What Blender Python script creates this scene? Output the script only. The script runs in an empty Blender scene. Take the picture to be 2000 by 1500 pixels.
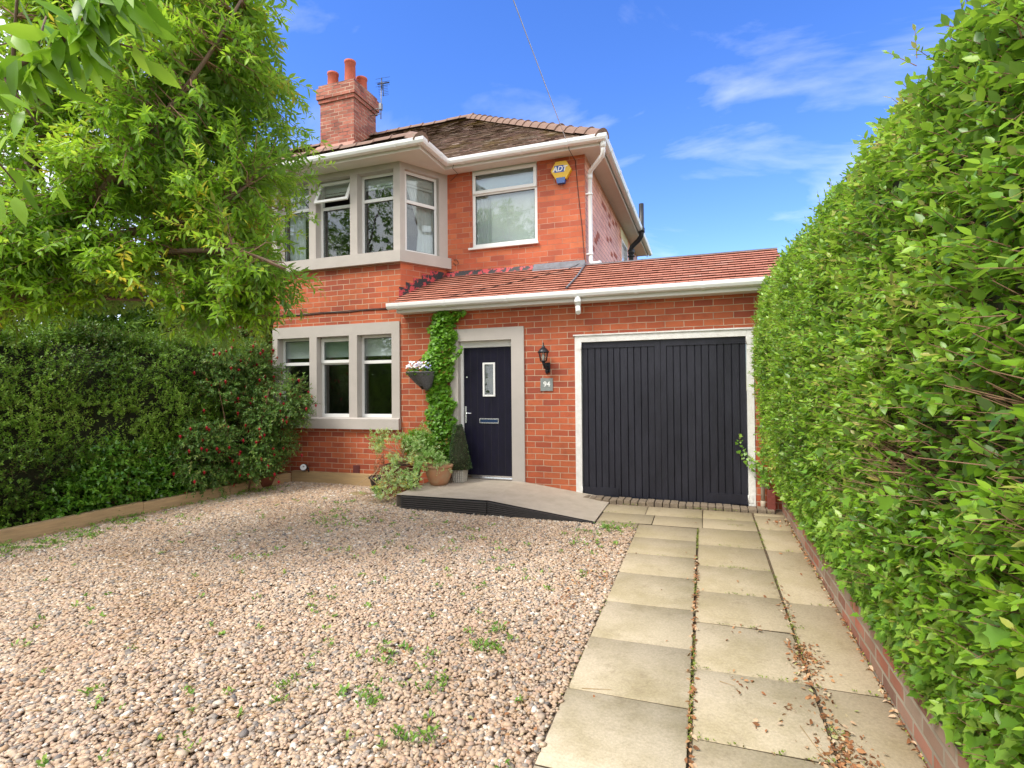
import bpy, math, random
import numpy as np
from mathutils import Vector, Matrix, noise as mnoise
rnd = random.Random(7)
npr = np.random.default_rng(7)
C = bpy.context.scene.collection
S = bpy.context.scene
R = math.radians

# ------------------------------------------------------------------ camera
cam_d = bpy.data.cameras.new('camera'); cam = bpy.data.objects.new('camera', cam_d); C.objects.link(cam)
S.camera = cam
cam_d.sensor_width = 36; cam_d.lens = 19.168; cam_d.clip_end = 2000; cam_d.clip_start = .05
_yaw, _pit, _rol = 0.339131, 0.0124924, -0.00883861
_f = Vector((-math.sin(_yaw), math.cos(_yaw), 0)); _r = Vector((math.cos(_yaw), math.sin(_yaw), 0)); _u = Vector((0, 0, 1))
_f2 = _f*math.cos(_pit)+_u*math.sin(_pit); _u2 = -_f*math.sin(_pit)+_u*math.cos(_pit)
_r3 = _r*math.cos(_rol)+_u2*math.sin(_rol); _u3 = -_r*math.sin(_rol)+_u2*math.cos(_rol)
m = Matrix.Identity(4)
for i in range(3):
    m[i][0] = _r3[i]; m[i][1] = _u3[i]; m[i][2] = -_f2[i]
m[2][3] = 1.735
cam.matrix_world = m

# ------------------------------------------------------------------ light
SUN_EL, SUN_AZ = R(52), R(218)      # azimuth measured from +Y clockwise; light comes from behind the camera
S.view_settings.view_transform = 'Standard'; S.view_settings.look = 'None'
S.view_settings.exposure = 1.42; S.view_settings.gamma = 1
w = bpy.data.worlds.new('World'); S.world = w; w.use_nodes = True
def world():
    nt = w.node_tree; N = nt.nodes; Lk = nt.links; N.clear()
    out = N.new('ShaderNodeOutputWorld'); bg = N.new('ShaderNodeBackground')
    sky = N.new('ShaderNodeTexSky'); sky.sky_type = 'NISHITA'; sky.sun_disc = False
    sky.sun_elevation = SUN_EL; sky.sun_rotation = SUN_AZ; sky.air_density = 1.0; sky.dust_density = .3; sky.ozone_density = 2.5
    hs = N.new('ShaderNodeHueSaturation'); hs.inputs['Saturation'].default_value = 1.30; hs.inputs['Value'].default_value = 1.2
    hs.inputs['Hue'].default_value = .518
    Lk.new(sky.outputs[0], hs.inputs['Color'])
    tc = N.new('ShaderNodeTexCoord'); sp = N.new('ShaderNodeSeparateXYZ'); Lk.new(tc.outputs['Generated'], sp.inputs[0])
    # thin cloud streaks: direction projected on a plane overhead
    add = N.new('ShaderNodeMath'); add.operation = 'ADD'; add.inputs[1].default_value = .18; Lk.new(sp.outputs[2], add.inputs[0])
    dx = N.new('ShaderNodeMath'); dx.operation = 'DIVIDE'; Lk.new(sp.outputs[0], dx.inputs[0]); Lk.new(add.outputs[0], dx.inputs[1])
    dy = N.new('ShaderNodeMath'); dy.operation = 'DIVIDE'; Lk.new(sp.outputs[1], dy.inputs[0]); Lk.new(add.outputs[0], dy.inputs[1])
    cb = N.new('ShaderNodeCombineXYZ'); Lk.new(dx.outputs[0], cb.inputs[0]); Lk.new(dy.outputs[0], cb.inputs[1])
    mp = N.new('ShaderNodeMapping'); mp.inputs['Rotation'].default_value = (0, 0, R(25)); mp.inputs['Scale'].default_value = (.55, 1.1, 1)
    mp.inputs['Location'].default_value = (4.4, 6.2, 0)
    Lk.new(cb.outputs[0], mp.inputs[0])
    n1 = N.new('ShaderNodeTexNoise'); n1.inputs['Scale'].default_value = 2.3; n1.inputs['Detail'].default_value = 8; n1.inputs['Roughness'].default_value = .55
    n1.inputs['Distortion'].default_value = .6
    Lk.new(mp.outputs[0], n1.inputs['Vector'])
    cr = N.new('ShaderNodeValToRGB'); cr.color_ramp.elements[0].position = .50; cr.color_ramp.elements[1].position = .95
    cr.color_ramp.elements[0].color = (0, 0, 0, 1); cr.color_ramp.elements[1].color = (.55, .55, .55, 1)
    Lk.new(n1.outputs[0], cr.inputs[0])
    # unseen thick cloud added behind the camera and at the sides for fill light
    mr = N.new('ShaderNodeMapRange'); mr.inputs[1].default_value = .06; mr.inputs[2].default_value = -.40
    ab = N.new('ShaderNodeMath'); ab.operation = 'ABSOLUTE'; Lk.new(sp.outputs[0], ab.inputs[0])
    ma = N.new('ShaderNodeMath'); ma.operation = 'MULTIPLY_ADD'; ma.inputs[1].default_value = -.9; Lk.new(ab.outputs[0], ma.inputs[0]); Lk.new(sp.outputs[1], ma.inputs[2]); Lk.new(ma.outputs[0], mr.inputs[0])
    n2 = N.new('ShaderNodeTexNoise'); n2.inputs['Scale'].default_value = 2.2; n2.inputs['Detail'].default_value = 6; Lk.new(mp.outputs[0], n2.inputs['Vector'])
    r2 = N.new('ShaderNodeMapRange'); r2.inputs[1].default_value = .25; r2.inputs[2].default_value = .5; r2.inputs[3].default_value = .55; Lk.new(n2.outputs[0], r2.inputs[0])
    mu = N.new('ShaderNodeMath'); mu.operation = 'MULTIPLY'; Lk.new(mr.outputs[0], mu.inputs[0]); Lk.new(r2.outputs[0], mu.inputs[1])
    mx = N.new('ShaderNodeMath'); mx.operation = 'MAXIMUM'; Lk.new(cr.outputs[0], mx.inputs[0]); Lk.new(mu.outputs[0], mx.inputs[1])
    mix = N.new('ShaderNodeMixRGB'); Lk.new(mx.outputs[0], mix.inputs[0]); Lk.new(hs.outputs[0], mix.inputs[1])
    mix.inputs[2].default_value = (7.6, 7.6, 7.6, 1)
    Lk.new(mix.outputs[0], bg.inputs[0]); bg.inputs[1].default_value = .1
    Lk.new(bg.outputs[0], out.inputs[0])
world()
sd = bpy.data.lights.new('sun', 'SUN'); sun = bpy.data.objects.new('sun', sd); C.objects.link(sun)
sd.energy = 1.5; sd.angle = R(24); sd.color = (1, .95, .86)
_d = Vector((math.sin(SUN_AZ)*math.cos(SUN_EL), math.cos(SUN_AZ)*math.cos(SUN_EL), math.sin(SUN_EL)))
sun.rotation_euler = _d.to_track_quat('Z', 'Y').to_euler()

# ------------------------------------------------------------------ helpers
def tag(o, label=None, cat=None, group=None, kind=None):
    if label: o['label'] = label
    if cat: o['category'] = cat
    if group: o['group'] = group
    if kind: o['kind'] = kind
    return o
def empty(name, loc, label, cat, group=None, kind=None):
    o = bpy.data.objects.new(name, None); C.objects.link(o); o.location = loc; o.empty_display_size = .1
    return tag(o, label, cat, group, kind)
def link(name, me, mat, parent=None):
    o = bpy.data.objects.new(name, me); C.objects.link(o)
    if mat is not None and not me.materials:
        for mm in (mat if isinstance(mat, (list, tuple)) else [mat]): me.materials.append(mm)
    if parent:
        o.parent = parent
        pm = Matrix.Identity(4); q = parent; loc = Vector((0, 0, 0))
        while q: loc = loc + Vector(q.location); q = q.parent
        o.location = -loc            # geometry is written in world coordinates
    return o
class MB:
    def __init__(s): s.v = []; s.f = []; s.mi = []; s.sm = []
    def quad(s, pts, mi=0, smooth=False):
        n = len(s.v); s.v += [tuple(p) for p in pts]; s.f.append(tuple(range(n, n+len(pts)))); s.mi.append(mi); s.sm.append(smooth); return s
    def hexa(s, p, mi=0):     # p: 4 bottom (ccw from above), 4 top
        n = len(s.v); s.v += [tuple(q) for q in p]
        for f in ((3, 2, 1, 0), (4, 5, 6, 7), (0, 1, 5, 4), (1, 2, 6, 5), (2, 3, 7, 6), (3, 0, 4, 7)):
            s.f.append(tuple(n+i for i in f)); s.mi.append(mi); s.sm.append(False)
        return s
    def box(s, x0, x1, y0, y1, z0, z1, mi=0):
        return s.hexa([(x0, y0, z0), (x1, y0, z0), (x1, y1, z0), (x0, y1, z0), (x0, y0, z1), (x1, y0, z1), (x1, y1, z1), (x0, y1, z1)], mi)
    def obox(s, o, u, a0, a1, b0, b1, z0, z1, mi=0):   # o 2d origin, u 2d unit dir, a along, b inward (left of u)
        n = (-u[1], u[0])
        P = lambda a, b, z: (o[0]+u[0]*a+n[0]*b, o[1]+u[1]*a+n[1]*b, z)
        return s.hexa([P(a0, b0, z0), P(a1, b0, z0), P(a1, b1, z0), P(a0, b1, z0), P(a0, b0, z1), P(a1, b0, z1), P(a1, b1, z1), P(a0, b1, z1)], mi)
    def tube(s, pts, rad, n=8, caps=True, mi=0):
        pts = [Vector(p) for p in pts]; rad = rad if isinstance(rad, (list, tuple)) else [rad]*len(pts)
        base = len(s.v); prev = None
        for i, p in enumerate(pts):
            t = (pts[min(i+1, len(pts)-1)]-pts[max(i-1, 0)]).normalized()
            a = prev if prev is not None else (Vector((0, 0, 1)) if abs(t.z) < .9 else Vector((1, 0, 0)))
            b = t.cross(a); b = b.normalized() if b.length > 1e-6 else t.orthogonal().normalized()
            a = b.cross(t).normalized(); prev = a
            for k in range(n):
                th = 2*math.pi*k/n; s.v.append(tuple(p+(a*math.cos(th)+b*math.sin(th))*rad[i]))
        for i in range(len(pts)-1):
            for k in range(n):
                k2 = (k+1) % n
                s.f.append((base+i*n+k, base+i*n+k2, base+(i+1)*n+k2, base+(i+1)*n+k)); s.mi.append(mi); s.sm.append(True)
        if caps:
            s.f.append(tuple(base+k for k in range(n))); s.mi.append(mi); s.sm.append(False)
            s.f.append(tuple(base+(len(pts)-1)*n+k for k in reversed(range(n)))); s.mi.append(mi); s.sm.append(False)
        return s
    def lathe(s, c, prof, n=24, mi=0, sq=1.0):         # prof: (r,z) list
        base = len(s.v)
        for r, z in prof:
            for k in range(n):
                th = 2*math.pi*k/n; s.v.append((c[0]+r*math.cos(th), c[1]+r*math.sin(th)*sq, c[2]+z))
        for i in range(len(prof)-1):
            for k in range(n):
                k2 = (k+1) % n
                s.f.append((base+i*n+k, base+i*n+k2, base+(i+1)*n+k2, base+(i+1)*n+k)); s.mi.append(mi); s.sm.append(True)
        return s
    def prism(s, poly, axis, a, b, mi=0):              # poly 2d in the plane normal to axis ('x': (y,z), 'y': (x,z), 'z': (x,y))
        mk = {'x': lambda p, t: (t, p[0], p[1]), 'y': lambda p, t: (p[0], t, p[1]), 'z': lambda p, t: (p[0], p[1], t)}[axis]
        n = len(poly); base = len(s.v)
        s.v += [mk(p, a) for p in poly]+[mk(p, b) for p in poly]
        s.f.append(tuple(base+i for i in range(n))); s.f.append(tuple(base+n+i for i in reversed(range(n)))); s.mi += [mi, mi]; s.sm += [False, False]
        for i in range(n):
            j = (i+1) % n; s.f.append((base+i, base+n+i, base+n+j, base+j)); s.mi.append(mi); s.sm.append(False)
        return s
    def build(s, name, mat, parent=None, bevel=0, recalc=True):
        me = bpy.data.meshes.new(name); me.from_pydata(s.v, [], s.f)
        if recalc:
            import bmesh
            bm = bmesh.new(); bm.from_mesh(me); bmesh.ops.recalc_face_normals(bm, faces=bm.faces[:])
            if bevel:
                es = [e for e in bm.edges if len(e.link_faces) == 2 and e.calc_face_angle(0) > .6]
                bmesh.ops.bevel(bm, geom=es, offset=bevel, segments=2, affect='EDGES', profile=.6)
            bm.to_mesh(me); bm.free()
        if not bevel:
            me.polygons.foreach_set('material_index', s.mi); me.polygons.foreach_set('use_smooth', s.sm)
        # metre-scale UVs by face direction
        uv = me.uv_layers.new(name='UVMap')
        for p in me.polygons:
            n = p.normal
            if abs(n.z) > .92: t = Vector((1, 0, 0)); b = Vector((0, 1, 0))
            else:
                t = Vector((-n.y, n.x, 0)).normalized()
                if t.x < -1e-4 or (abs(t.x) < 1e-4 and t.y < 0): t = -t
                b = Vector((0, 0, 1)) if abs(n.z) < .3 else n.cross(t)*(1 if n.cross(t).z > 0 else -1)
            for li in p.loop_indices:
                co = me.vertices[me.loops[li].vertex_index].co; uv.data[li].uv = (co.dot(t), co.dot(b))
        return link(name, me, mat, parent)
def npmesh(name, V, F, mat, parent=None, tint=None, smooth=False):
    """V (n,3), F (m,k) all same k"""
    V = np.asarray(V, np.float32); F = np.asarray(F, np.int32); k = F.shape[1]
    me = bpy.data.meshes.new(name)
    me.vertices.add(len(V)); me.vertices.foreach_set('co', V.ravel())
    me.loops.add(F.size); me.loops.foreach_set('vertex_index', F.ravel())
    me.polygons.add(len(F)); me.polygons.foreach_set('loop_start', np.arange(0, F.size, k, dtype=np.int32))
    me.polygons.foreach_set('loop_total', np.full(len(F), k, np.int32))
    if smooth: me.polygons.foreach_set('use_smooth', np.ones(len(F), bool))
    if tint is not None:
        at = me.attributes.new('tint', 'FLOAT', 'POINT'); at.data.foreach_set('value', np.asarray(tint, np.float32))
    me.update(calc_edges=True)
    return link(name, me, mat, parent)

# ------------------------------------------------------------------ materials
def mat(name, col=(.5, .5, .5), rough=.6, metal=0, spec=.5, noise=0, nscale=8, bump=0, bscale=60, col2=None, detail=4, coords='Object', stretch=None, coat=0):
    m_ = bpy.data.materials.new(name); m_.use_nodes = True; nt = m_.node_tree; N = nt.nodes; Lk = nt.links
    b = N['Principled BSDF']; b.inputs['Base Color'].default_value = (*col, 1); b.inputs['Roughness'].default_value = rough
    b.inputs['Metallic'].default_value = metal; b.inputs['Specular IOR Level'].default_value = spec
    if coat: b.inputs['Coat Weight'].default_value = coat
    tc = N.new('ShaderNodeTexCoord'); vec = tc.outputs[coords]
    if stretch:
        mp = N.new('ShaderNodeMapping'); mp.inputs['Scale'].default_value = stretch; Lk.new(vec, mp.inputs[0]); vec = mp.outputs[0]
    if noise or col2:
        n = N.new('ShaderNodeTexNoise'); n.inputs['Scale'].default_value = nscale; n.inputs['Detail'].default_value = detail; n.inputs['Roughness'].default_value = .65
        Lk.new(vec, n.inputs['Vector'])
        mr = N.new('ShaderNodeMapRange'); mr.inputs[1].default_value = .3; mr.inputs[2].default_value = .7; Lk.new(n.outputs[0], mr.inputs[0])
        mx = N.new('ShaderNodeMixRGB'); Lk.new(mr.outputs[0], mx.inputs[0])
        c2 = col2 or tuple(c*(1-noise) for c in col)
        mx.inputs[1].default_value = (*col, 1); mx.inputs[2].default_value = (*c2, 1); Lk.new(mx.outputs[0], b.inputs['Base Color'])
    if bump:
        n = N.new('ShaderNodeTexNoise'); n.inputs['Scale'].default_value = bscale; n.inputs['Detail'].default_value = 3; Lk.new(vec, n.inputs['Vector'])
        bp = N.new('ShaderNodeBump'); bp.inputs['Strength'].default_value = bump; bp.inputs['Distance'].default_value = .01
        Lk.new(n.outputs[0], bp.inputs['Height']); Lk.new(bp.outputs[0], b.inputs['Normal'])
    return m_
def brickmat(name, ramp, mortar, msize=.0095, bw=.25, bh=.089, blotch=(.25, .08, .05), blotch_amt=.3, off=(0, 0), rough=.75, mort_noise=None):
    m_ = bpy.data.materials.new(name); m_.use_nodes = True; nt = m_.node_tree; N = nt.nodes; Lk = nt.links
    b = N['Principled BSDF']; b.inputs['Roughness'].default_value = rough; b.inputs['Specular IOR Level'].default_value = .35
    tc = N.new('ShaderNodeTexCoord'); mp = N.new('ShaderNodeMapping'); mp.inputs['Location'].default_value = (off[0], off[1], 0); Lk.new(tc.outputs['UV'], mp.inputs[0])
    # slightly wavy joints
    nz = N.new('ShaderNodeTexNoise'); nz.inputs['Scale'].default_value = 5; nz.inputs['Detail'].default_value = 3; Lk.new(mp.outputs[0], nz.inputs['Vector'])
    sb = N.new('ShaderNodeVectorMath'); sb.operation = 'SUBTRACT'; sb.inputs[1].default_value = (.5, .5, .5); Lk.new(nz.outputs['Color'], sb.inputs[0])
    sc = N.new('ShaderNodeVectorMath'); sc.operation = 'SCALE'; sc.inputs['Scale'].default_value = .014; Lk.new(sb.outputs[0], sc.inputs[0])
    ad = N.new('ShaderNodeVectorMath'); ad.operation = 'ADD'; Lk.new(mp.outputs[0], ad.inputs[0]); Lk.new(sc.outputs[0], ad.inputs[1])
    br = N.new('ShaderNodeTexBrick'); br.inputs['Scale'].default_value = 1; br.inputs['Brick Width'].default_value = bw; br.inputs['Row Height'].default_value = bh
    br.inputs['Mortar Size'].default_value = msize*.5; br.inputs['Mortar Smooth'].default_value = .2; br.offset = .5; br.inputs['Bias'].default_value = 0
    br.inputs['Color1'].default_value = (0, 0, 0, 1); br.inputs['Color2'].default_value = (1, 1, 1, 1); br.inputs['Mortar'].default_value = (.5, .5, .5, 1)
    Lk.new(ad.outputs[0], br.inputs['Vector'])
    cr = N.new('ShaderNodeValToRGB'); el = cr.color_ramp.elements
    el[0].position = 0; el[0].color = (*ramp[0], 1); el[1].position = 1; el[1].color = (*ramp[-1], 1)
    for i, c in enumerate(ramp[1:-1]):
        e = el.new((i+1)/(len(ramp)-1)); e.color = (*c, 1)
    Lk.new(br.outputs['Color'], cr.inputs[0])
    # burnt blotches inside bricks
    n2 = N.new('ShaderNodeTexNoise'); n2.inputs['Scale'].default_value = 9; n2.inputs['Detail'].default_value = 6; n2.inputs['Roughness'].default_value = .7; Lk.new(tc.outputs['UV'], n2.inputs['Vector'])
    r2 = N.new('ShaderNodeMapRange'); r2.inputs[1].default_value = .5; r2.inputs[2].default_value = .78; r2.inputs[4].default_value = blotch_amt; Lk.new(n2.outputs[0], r2.inputs[0])
    m1 = N.new('ShaderNodeMixRGB'); Lk.new(r2.outputs[0], m1.inputs[0]); Lk.new(cr.outputs[0], m1.inputs[1]); m1.inputs[2].default_value = (*blotch, 1)
    # large weathering
    n3 = N.new('ShaderNodeTexNoise'); n3.inputs['Scale'].default_value = 1.3; n3.inputs['Detail'].default_value = 4; Lk.new(tc.outputs['UV'], n3.inputs['Vector'])
    r3 = N.new('ShaderNodeMapRange'); r3.inputs[1].default_value = .3; r3.inputs[2].default_value = .7; r3.inputs[3].default_value = .78; r3.inputs[4].default_value = 1.12; Lk.new(n3.outputs[0], r3.inputs[0])
    vm = N.new('ShaderNodeVectorMath'); vm.operation = 'SCALE'; Lk.new(m1.outputs[0], vm.inputs[0]); Lk.new(r3.outputs[0], vm.inputs['Scale'])
    # mortar colour with smears
    n4 = N.new('ShaderNodeTexNoise'); n4.inputs['Scale'].default_value = 3; n4.inputs['Detail'].default_value = 5; Lk.new(tc.outputs['UV'], n4.inputs['Vector'])
    r4 = N.new('ShaderNodeMapRange'); r4.inputs[1].default_value = .38; r4.inputs[2].default_value = .62; Lk.new(n4.outputs[0], r4.inputs[0])
    mm = N.new('ShaderNodeMixRGB'); Lk.new(r4.outputs[0], mm.inputs[0]); mm.inputs[1].default_value = (*mortar, 1)
    mm.inputs[2].default_value = (*(mort_noise or tuple(c*.7 for c in mortar)), 1)
    fin = N.new('ShaderNodeMixRGB'); Lk.new(br.outputs['Fac'], fin.inputs[0]); Lk.new(vm.outputs[0], fin.inputs[1]); Lk.new(mm.outputs[0], fin.inputs[2])
    Lk.new(fin.outputs[0], b.inputs['Base Color'])
    # relief
    iv = N.new('ShaderNodeMath'); iv.operation = 'MULTIPLY_ADD'; iv.inputs[1].default_value = -1; iv.inputs[2].default_value = 1; Lk.new(br.outputs['Fac'], iv.inputs[0])
    n5 = N.new('ShaderNodeTexNoise'); n5.inputs['Scale'].default_value = 90; n5.inputs['Detail'].default_value = 3; Lk.new(tc.outputs['UV'], n5.inputs['Vector'])
    a5 = N.new('ShaderNodeMath'); a5.operation = 'MULTIPLY_ADD'; a5.inputs[1].default_value = .35; Lk.new(n5.outputs[0], a5.inputs[0]); Lk.new(iv.outputs[0], a5.inputs[2])
    bp = N.new('ShaderNodeBump'); bp.inputs['Strength'].default_value = .55; bp.inputs['Distance'].default_value = .006; Lk.new(a5.outputs[0], bp.inputs['Height']); Lk.new(bp.outputs[0], b.inputs['Normal'])
    return m_
def leafmat(name, ramp, rough=.42, trans=.35, spec=.5, back=None):
    m_ = bpy.data.materials.new(name); m_.use_nodes = True; nt = m_.node_tree; N = nt.nodes; Lk = nt.links
    b = N['Principled BSDF']; b.inputs['Roughness'].default_value = rough; b.inputs['Specular IOR Level'].default_value = spec
    at = N.new('ShaderNodeAttribute'); at.attribute_name = 'tint'
    cr = N.new('ShaderNodeValToRGB'); el = cr.color_ramp.elements
    el[0].position = ramp[0][0]; el[0].color = (*ramp[0][1], 1); el[1].position = ramp[-1][0]; el[1].color = (*ramp[-1][1], 1)
    for p, c in ramp[1:-1]:
        e = el.new(p); e.color = (*c, 1)
    Lk.new(at.outputs['Fac'], cr.inputs[0]); colr = cr.outputs[0]
    if back:
        g = N.new('ShaderNodeNewGeometry'); mx = N.new('ShaderNodeMixRGB'); Lk.new(g.outputs['Backfacing'], mx.inputs[0]); Lk.new(colr, mx.inputs[1])
        hm = N.new('ShaderNodeMixRGB'); hm.inputs[0].default_value = .7; Lk.new(colr, hm.inputs[1]); hm.inputs[2].default_value = (*back, 1); Lk.new(hm.outputs[0], mx.inputs[2]); colr = mx.outputs[0]
    Lk.new(colr, b.inputs['Base Color'])
    tr = N.new('ShaderNodeBsdfTranslucent'); hs = N.new('ShaderNodeHueSaturation'); hs.inputs['Value'].default_value = 1.3; hs.inputs['Hue'].default_value = .485; Lk.new(cr.outputs[0], hs.inputs['Color']); Lk.new(hs.outputs[0], tr.inputs[0])
    ms = N.new('ShaderNodeMixShader'); ms.inputs[0].default_value = trans; Lk.new(b.outputs[0], ms.inputs[1]); Lk.new(tr.outputs[0], ms.inputs[2])
    Lk.new(ms.outputs[0], N['Material Output'].inputs[0])
    return m_
def tintmat(name, ramp, rough=.7, spec=.4, const=False, bump=0):
    m_ = bpy.data.materials.new(name); m_.use_nodes = True; nt = m_.node_tree; N = nt.nodes; Lk = nt.links
    b = N['Principled BSDF']; b.inputs['Roughness'].default_value = rough; b.inputs['Specular IOR Level'].default_value = spec
    at = N.new('ShaderNodeAttribute'); at.attribute_name = 'tint'
    cr = N.new('ShaderNodeValToRGB'); el = cr.color_ramp.elements
    el[0].position = ramp[0][0]; el[0].color = (*ramp[0][1], 1); el[1].position = ramp[-1][0]; el[1].color = (*ramp[-1][1], 1)
    for p, c in ramp[1:-1]:
        e = el.new(p); e.color = (*c, 1)
    Lk.new(at.outputs['Fac'], cr.inputs[0])
    tc = N.new('ShaderNodeTexCoord'); n = N.new('ShaderNodeTexNoise'); n.inputs['Scale'].default_value = 120; n.inputs['Detail'].default_value = 3; Lk.new(tc.outputs['Object'], n.inputs['Vector'])
    mr = N.new('ShaderNodeMapRange'); mr.inputs[3].default_value = .75; mr.inputs[4].default_value = 1.2; Lk.new(n.outputs[0], mr.inputs[0])
    vm = N.new('ShaderNodeVectorMath'); vm.operation = 'SCALE'; Lk.new(cr.outputs[0], vm.inputs[0]); Lk.new(mr.outputs[0], vm.inputs['Scale'])
    Lk.new(vm.outputs[0], b.inputs['Base Color'])
    return m_

BR_LOW = brickmat('brick_orange', [(.33, .072, .040), (.41, .092, .042), (.47, .110, .046), (.53, .138, .056), (.44, .098, .042)], (.56, .42, .30), .0095, blotch=(.20, .055, .035), blotch_amt=.55)
BR_UP = brickmat('brick_upper', [(.38, .088, .050), (.46, .108, .052), (.53, .130, .060), (.57, .160, .070), (.49, .105, .050)], (.55, .33, .24), .008, blotch=(.22, .06, .045), blotch_amt=.35, mort_noise=(.34, .14, .09))
BR_SIDE = brickmat('brick_side', [(.74, .33, .19), (.78, .37, .22), (.72, .31, .18), (.78, .37, .23), (.64, .24, .12)], (.26, .12, .09), .010, blotch=(.5, .2, .14), blotch_amt=.3, rough=.5)
BR_CHIM = brickmat('brick_chimney', [(.24, .075, .05), (.36, .12, .075), (.42, .15, .10), (.36, .10, .065), (.24, .075, .05)], (.50, .34, .25), .018, blotch=(.10, .06, .04), blotch_amt=.8, mort_noise=(.07, .045, .04))
BR_WALL = brickmat('brick_garden', [(.22, .12, .09), (.40, .14, .09), (.30, .19, .14), (.36, .26, .20), (.44, .14, .09)], (.40, .34, .27), .022, bw=.235, bh=.088, blotch=(.27, .23, .17), blotch_amt=1.0, rough=.9)
M_STONE = mat('painted_stone', (.50, .455, .42), .75, noise=.10, nscale=3, bump=.25, bscale=150)
M_UPVC = mat('white_plastic', (.83, .83, .82), .3, noise=.05, nscale=2)
M_FASCIA = mat('white_fascia', (.78, .76, .72), .4, noise=.07, nscale=3)
M_SOFFIT = mat('soffit_board', (.72, .69, .64), .5, noise=.06, nscale=4)
M_WOODWH = mat('flaking_white_paint', (.82, .81, .79), .6, col2=(.70, .68, .65), nscale=14, bump=.5, bscale=70)
M_DOOR = mat('front_door_paint', (.007, .006, .022), .42, spec=.3, noise=.45, nscale=5, bump=.15, bscale=40, coat=.0, stretch=(3, 3, 1))
M_GAR = mat('garage_black_paint', (.007, .007, .014), .48, spec=.4, col2=(.020, .020, .032), nscale=2.6, bump=.35, bscale=30, stretch=(2, 2, .7))
M_CHROME = mat('chrome', (.75, .76, .80), .18, metal=1)
M_BLACKP = mat('black_plastic', (.012, .013, .016), .4, noise=.2)
M_BLACKM = mat('black_metal', (.02, .022, .028), .38, metal=.3)
M_PIPE = mat('black_iron_pipe', (.018, .019, .024), .4, noise=.3, nscale=6)
M_LEAD = mat('lead_flashing', (.18, .19, .22), .6, noise=.4, nscale=12, bump=.4)
M_MORTAR = mat('mortar_fillet', (.38, .31, .24), .9, noise=.3, nscale=20, bump=.5)
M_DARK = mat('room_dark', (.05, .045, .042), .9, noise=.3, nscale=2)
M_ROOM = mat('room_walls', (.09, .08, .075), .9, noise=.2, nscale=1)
M_BLIND = mat('white_blind', (.62, .66, .66), .8, noise=.05, nscale=2)
M_CURT = mat('sheer_curtain', (.66, .70, .72), .8, noise=.15, nscale=4, stretch=(12, 12, 1))
M_FROST = mat('frosted_glass', (.74, .77, .80), .12, noise=.12, nscale=1.2, spec=.8)
M_CABLE = mat('black_cable', (.015, .013, .014), .5, noise=.2)
M_WIRE = mat('pale_cable', (.62, .64, .68), .5, noise=.1)
M_TERRA = mat('terracotta', (.46, .20, .10), .75, col2=(.40, .27, .16), nscale=9, bump=.3, bscale=50)
M_CHPOT = mat('chimney_pot_clay', (.50, .105, .055), .7, noise=.25, nscale=10, bump=.2)
M_SOIL = mat('soil', (.045, .032, .022), .95, noise=.4, nscale=40, bump=.8)
M_BARK = mat('bark', (.20, .12, .075), .85, col2=(.11, .075, .055), nscale=22, bump=.9, bscale=45, stretch=(1, 1, .5))
M_TWIG = mat('twig', (.30, .17, .10), .8, noise=.3, nscale=30)
M_STRAW = mat('dry_stem', (.50, .34, .20), .8, noise=.3, nscale=30)
def glassmat():
    m_ = bpy.data.materials.new('window_glass'); m_.use_nodes = True; nt = m_.node_tree; N = nt.nodes; Lk = nt.links; N.remove(N['Principled BSDF'])
    t = N.new('ShaderNodeBsdfTransparent'); t.inputs[0].default_value = (.88, .91, .90, 1)
    g = N.new('ShaderNodeBsdfGlossy'); g.inputs['Roughness'].default_value = .015; g.inputs[0].default_value = (.95, .98, 1, 1)
    fr = N.new('ShaderNodeLayerWeight'); fr.inputs[0].default_value = .5
    pw = N.new('ShaderNodeMath'); pw.operation = 'POWER'; pw.inputs[1].default_value = 3.5; Lk.new(fr.outputs['Facing'], pw.inputs[0])
    ml = N.new('ShaderNodeMath'); ml.operation = 'MULTIPLY_ADD'; ml.inputs[1].default_value = .8; ml.inputs[2].default_value = .075; ml.use_clamp = True; Lk.new(pw.outputs[0], ml.inputs[0])
    tc = N.new('ShaderNodeTexCoord'); n = N.new('ShaderNodeTexNoise'); n.inputs['Scale'].default_value = 2.5; Lk.new(tc.outputs['Object'], n.inputs['Vector'])
    bp = N.new('ShaderNodeBump'); bp.inputs['Strength'].default_value = .06; bp.inputs['Distance'].default_value = .02; Lk.new(n.outputs[0], bp.inputs['Height']); Lk.new(bp.outputs[0], g.inputs['Normal'])
    ms = N.new('ShaderNodeMixShader'); Lk.new(ml.outputs[0], ms.inputs[0]); Lk.new(t.outputs[0], ms.inputs[1]); Lk.new(g.outputs[0], ms.inputs[2])
    Lk.new(ms.outputs[0], N['Material Output'].inputs[0]); return m_
M_GLASS = glassmat()

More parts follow.
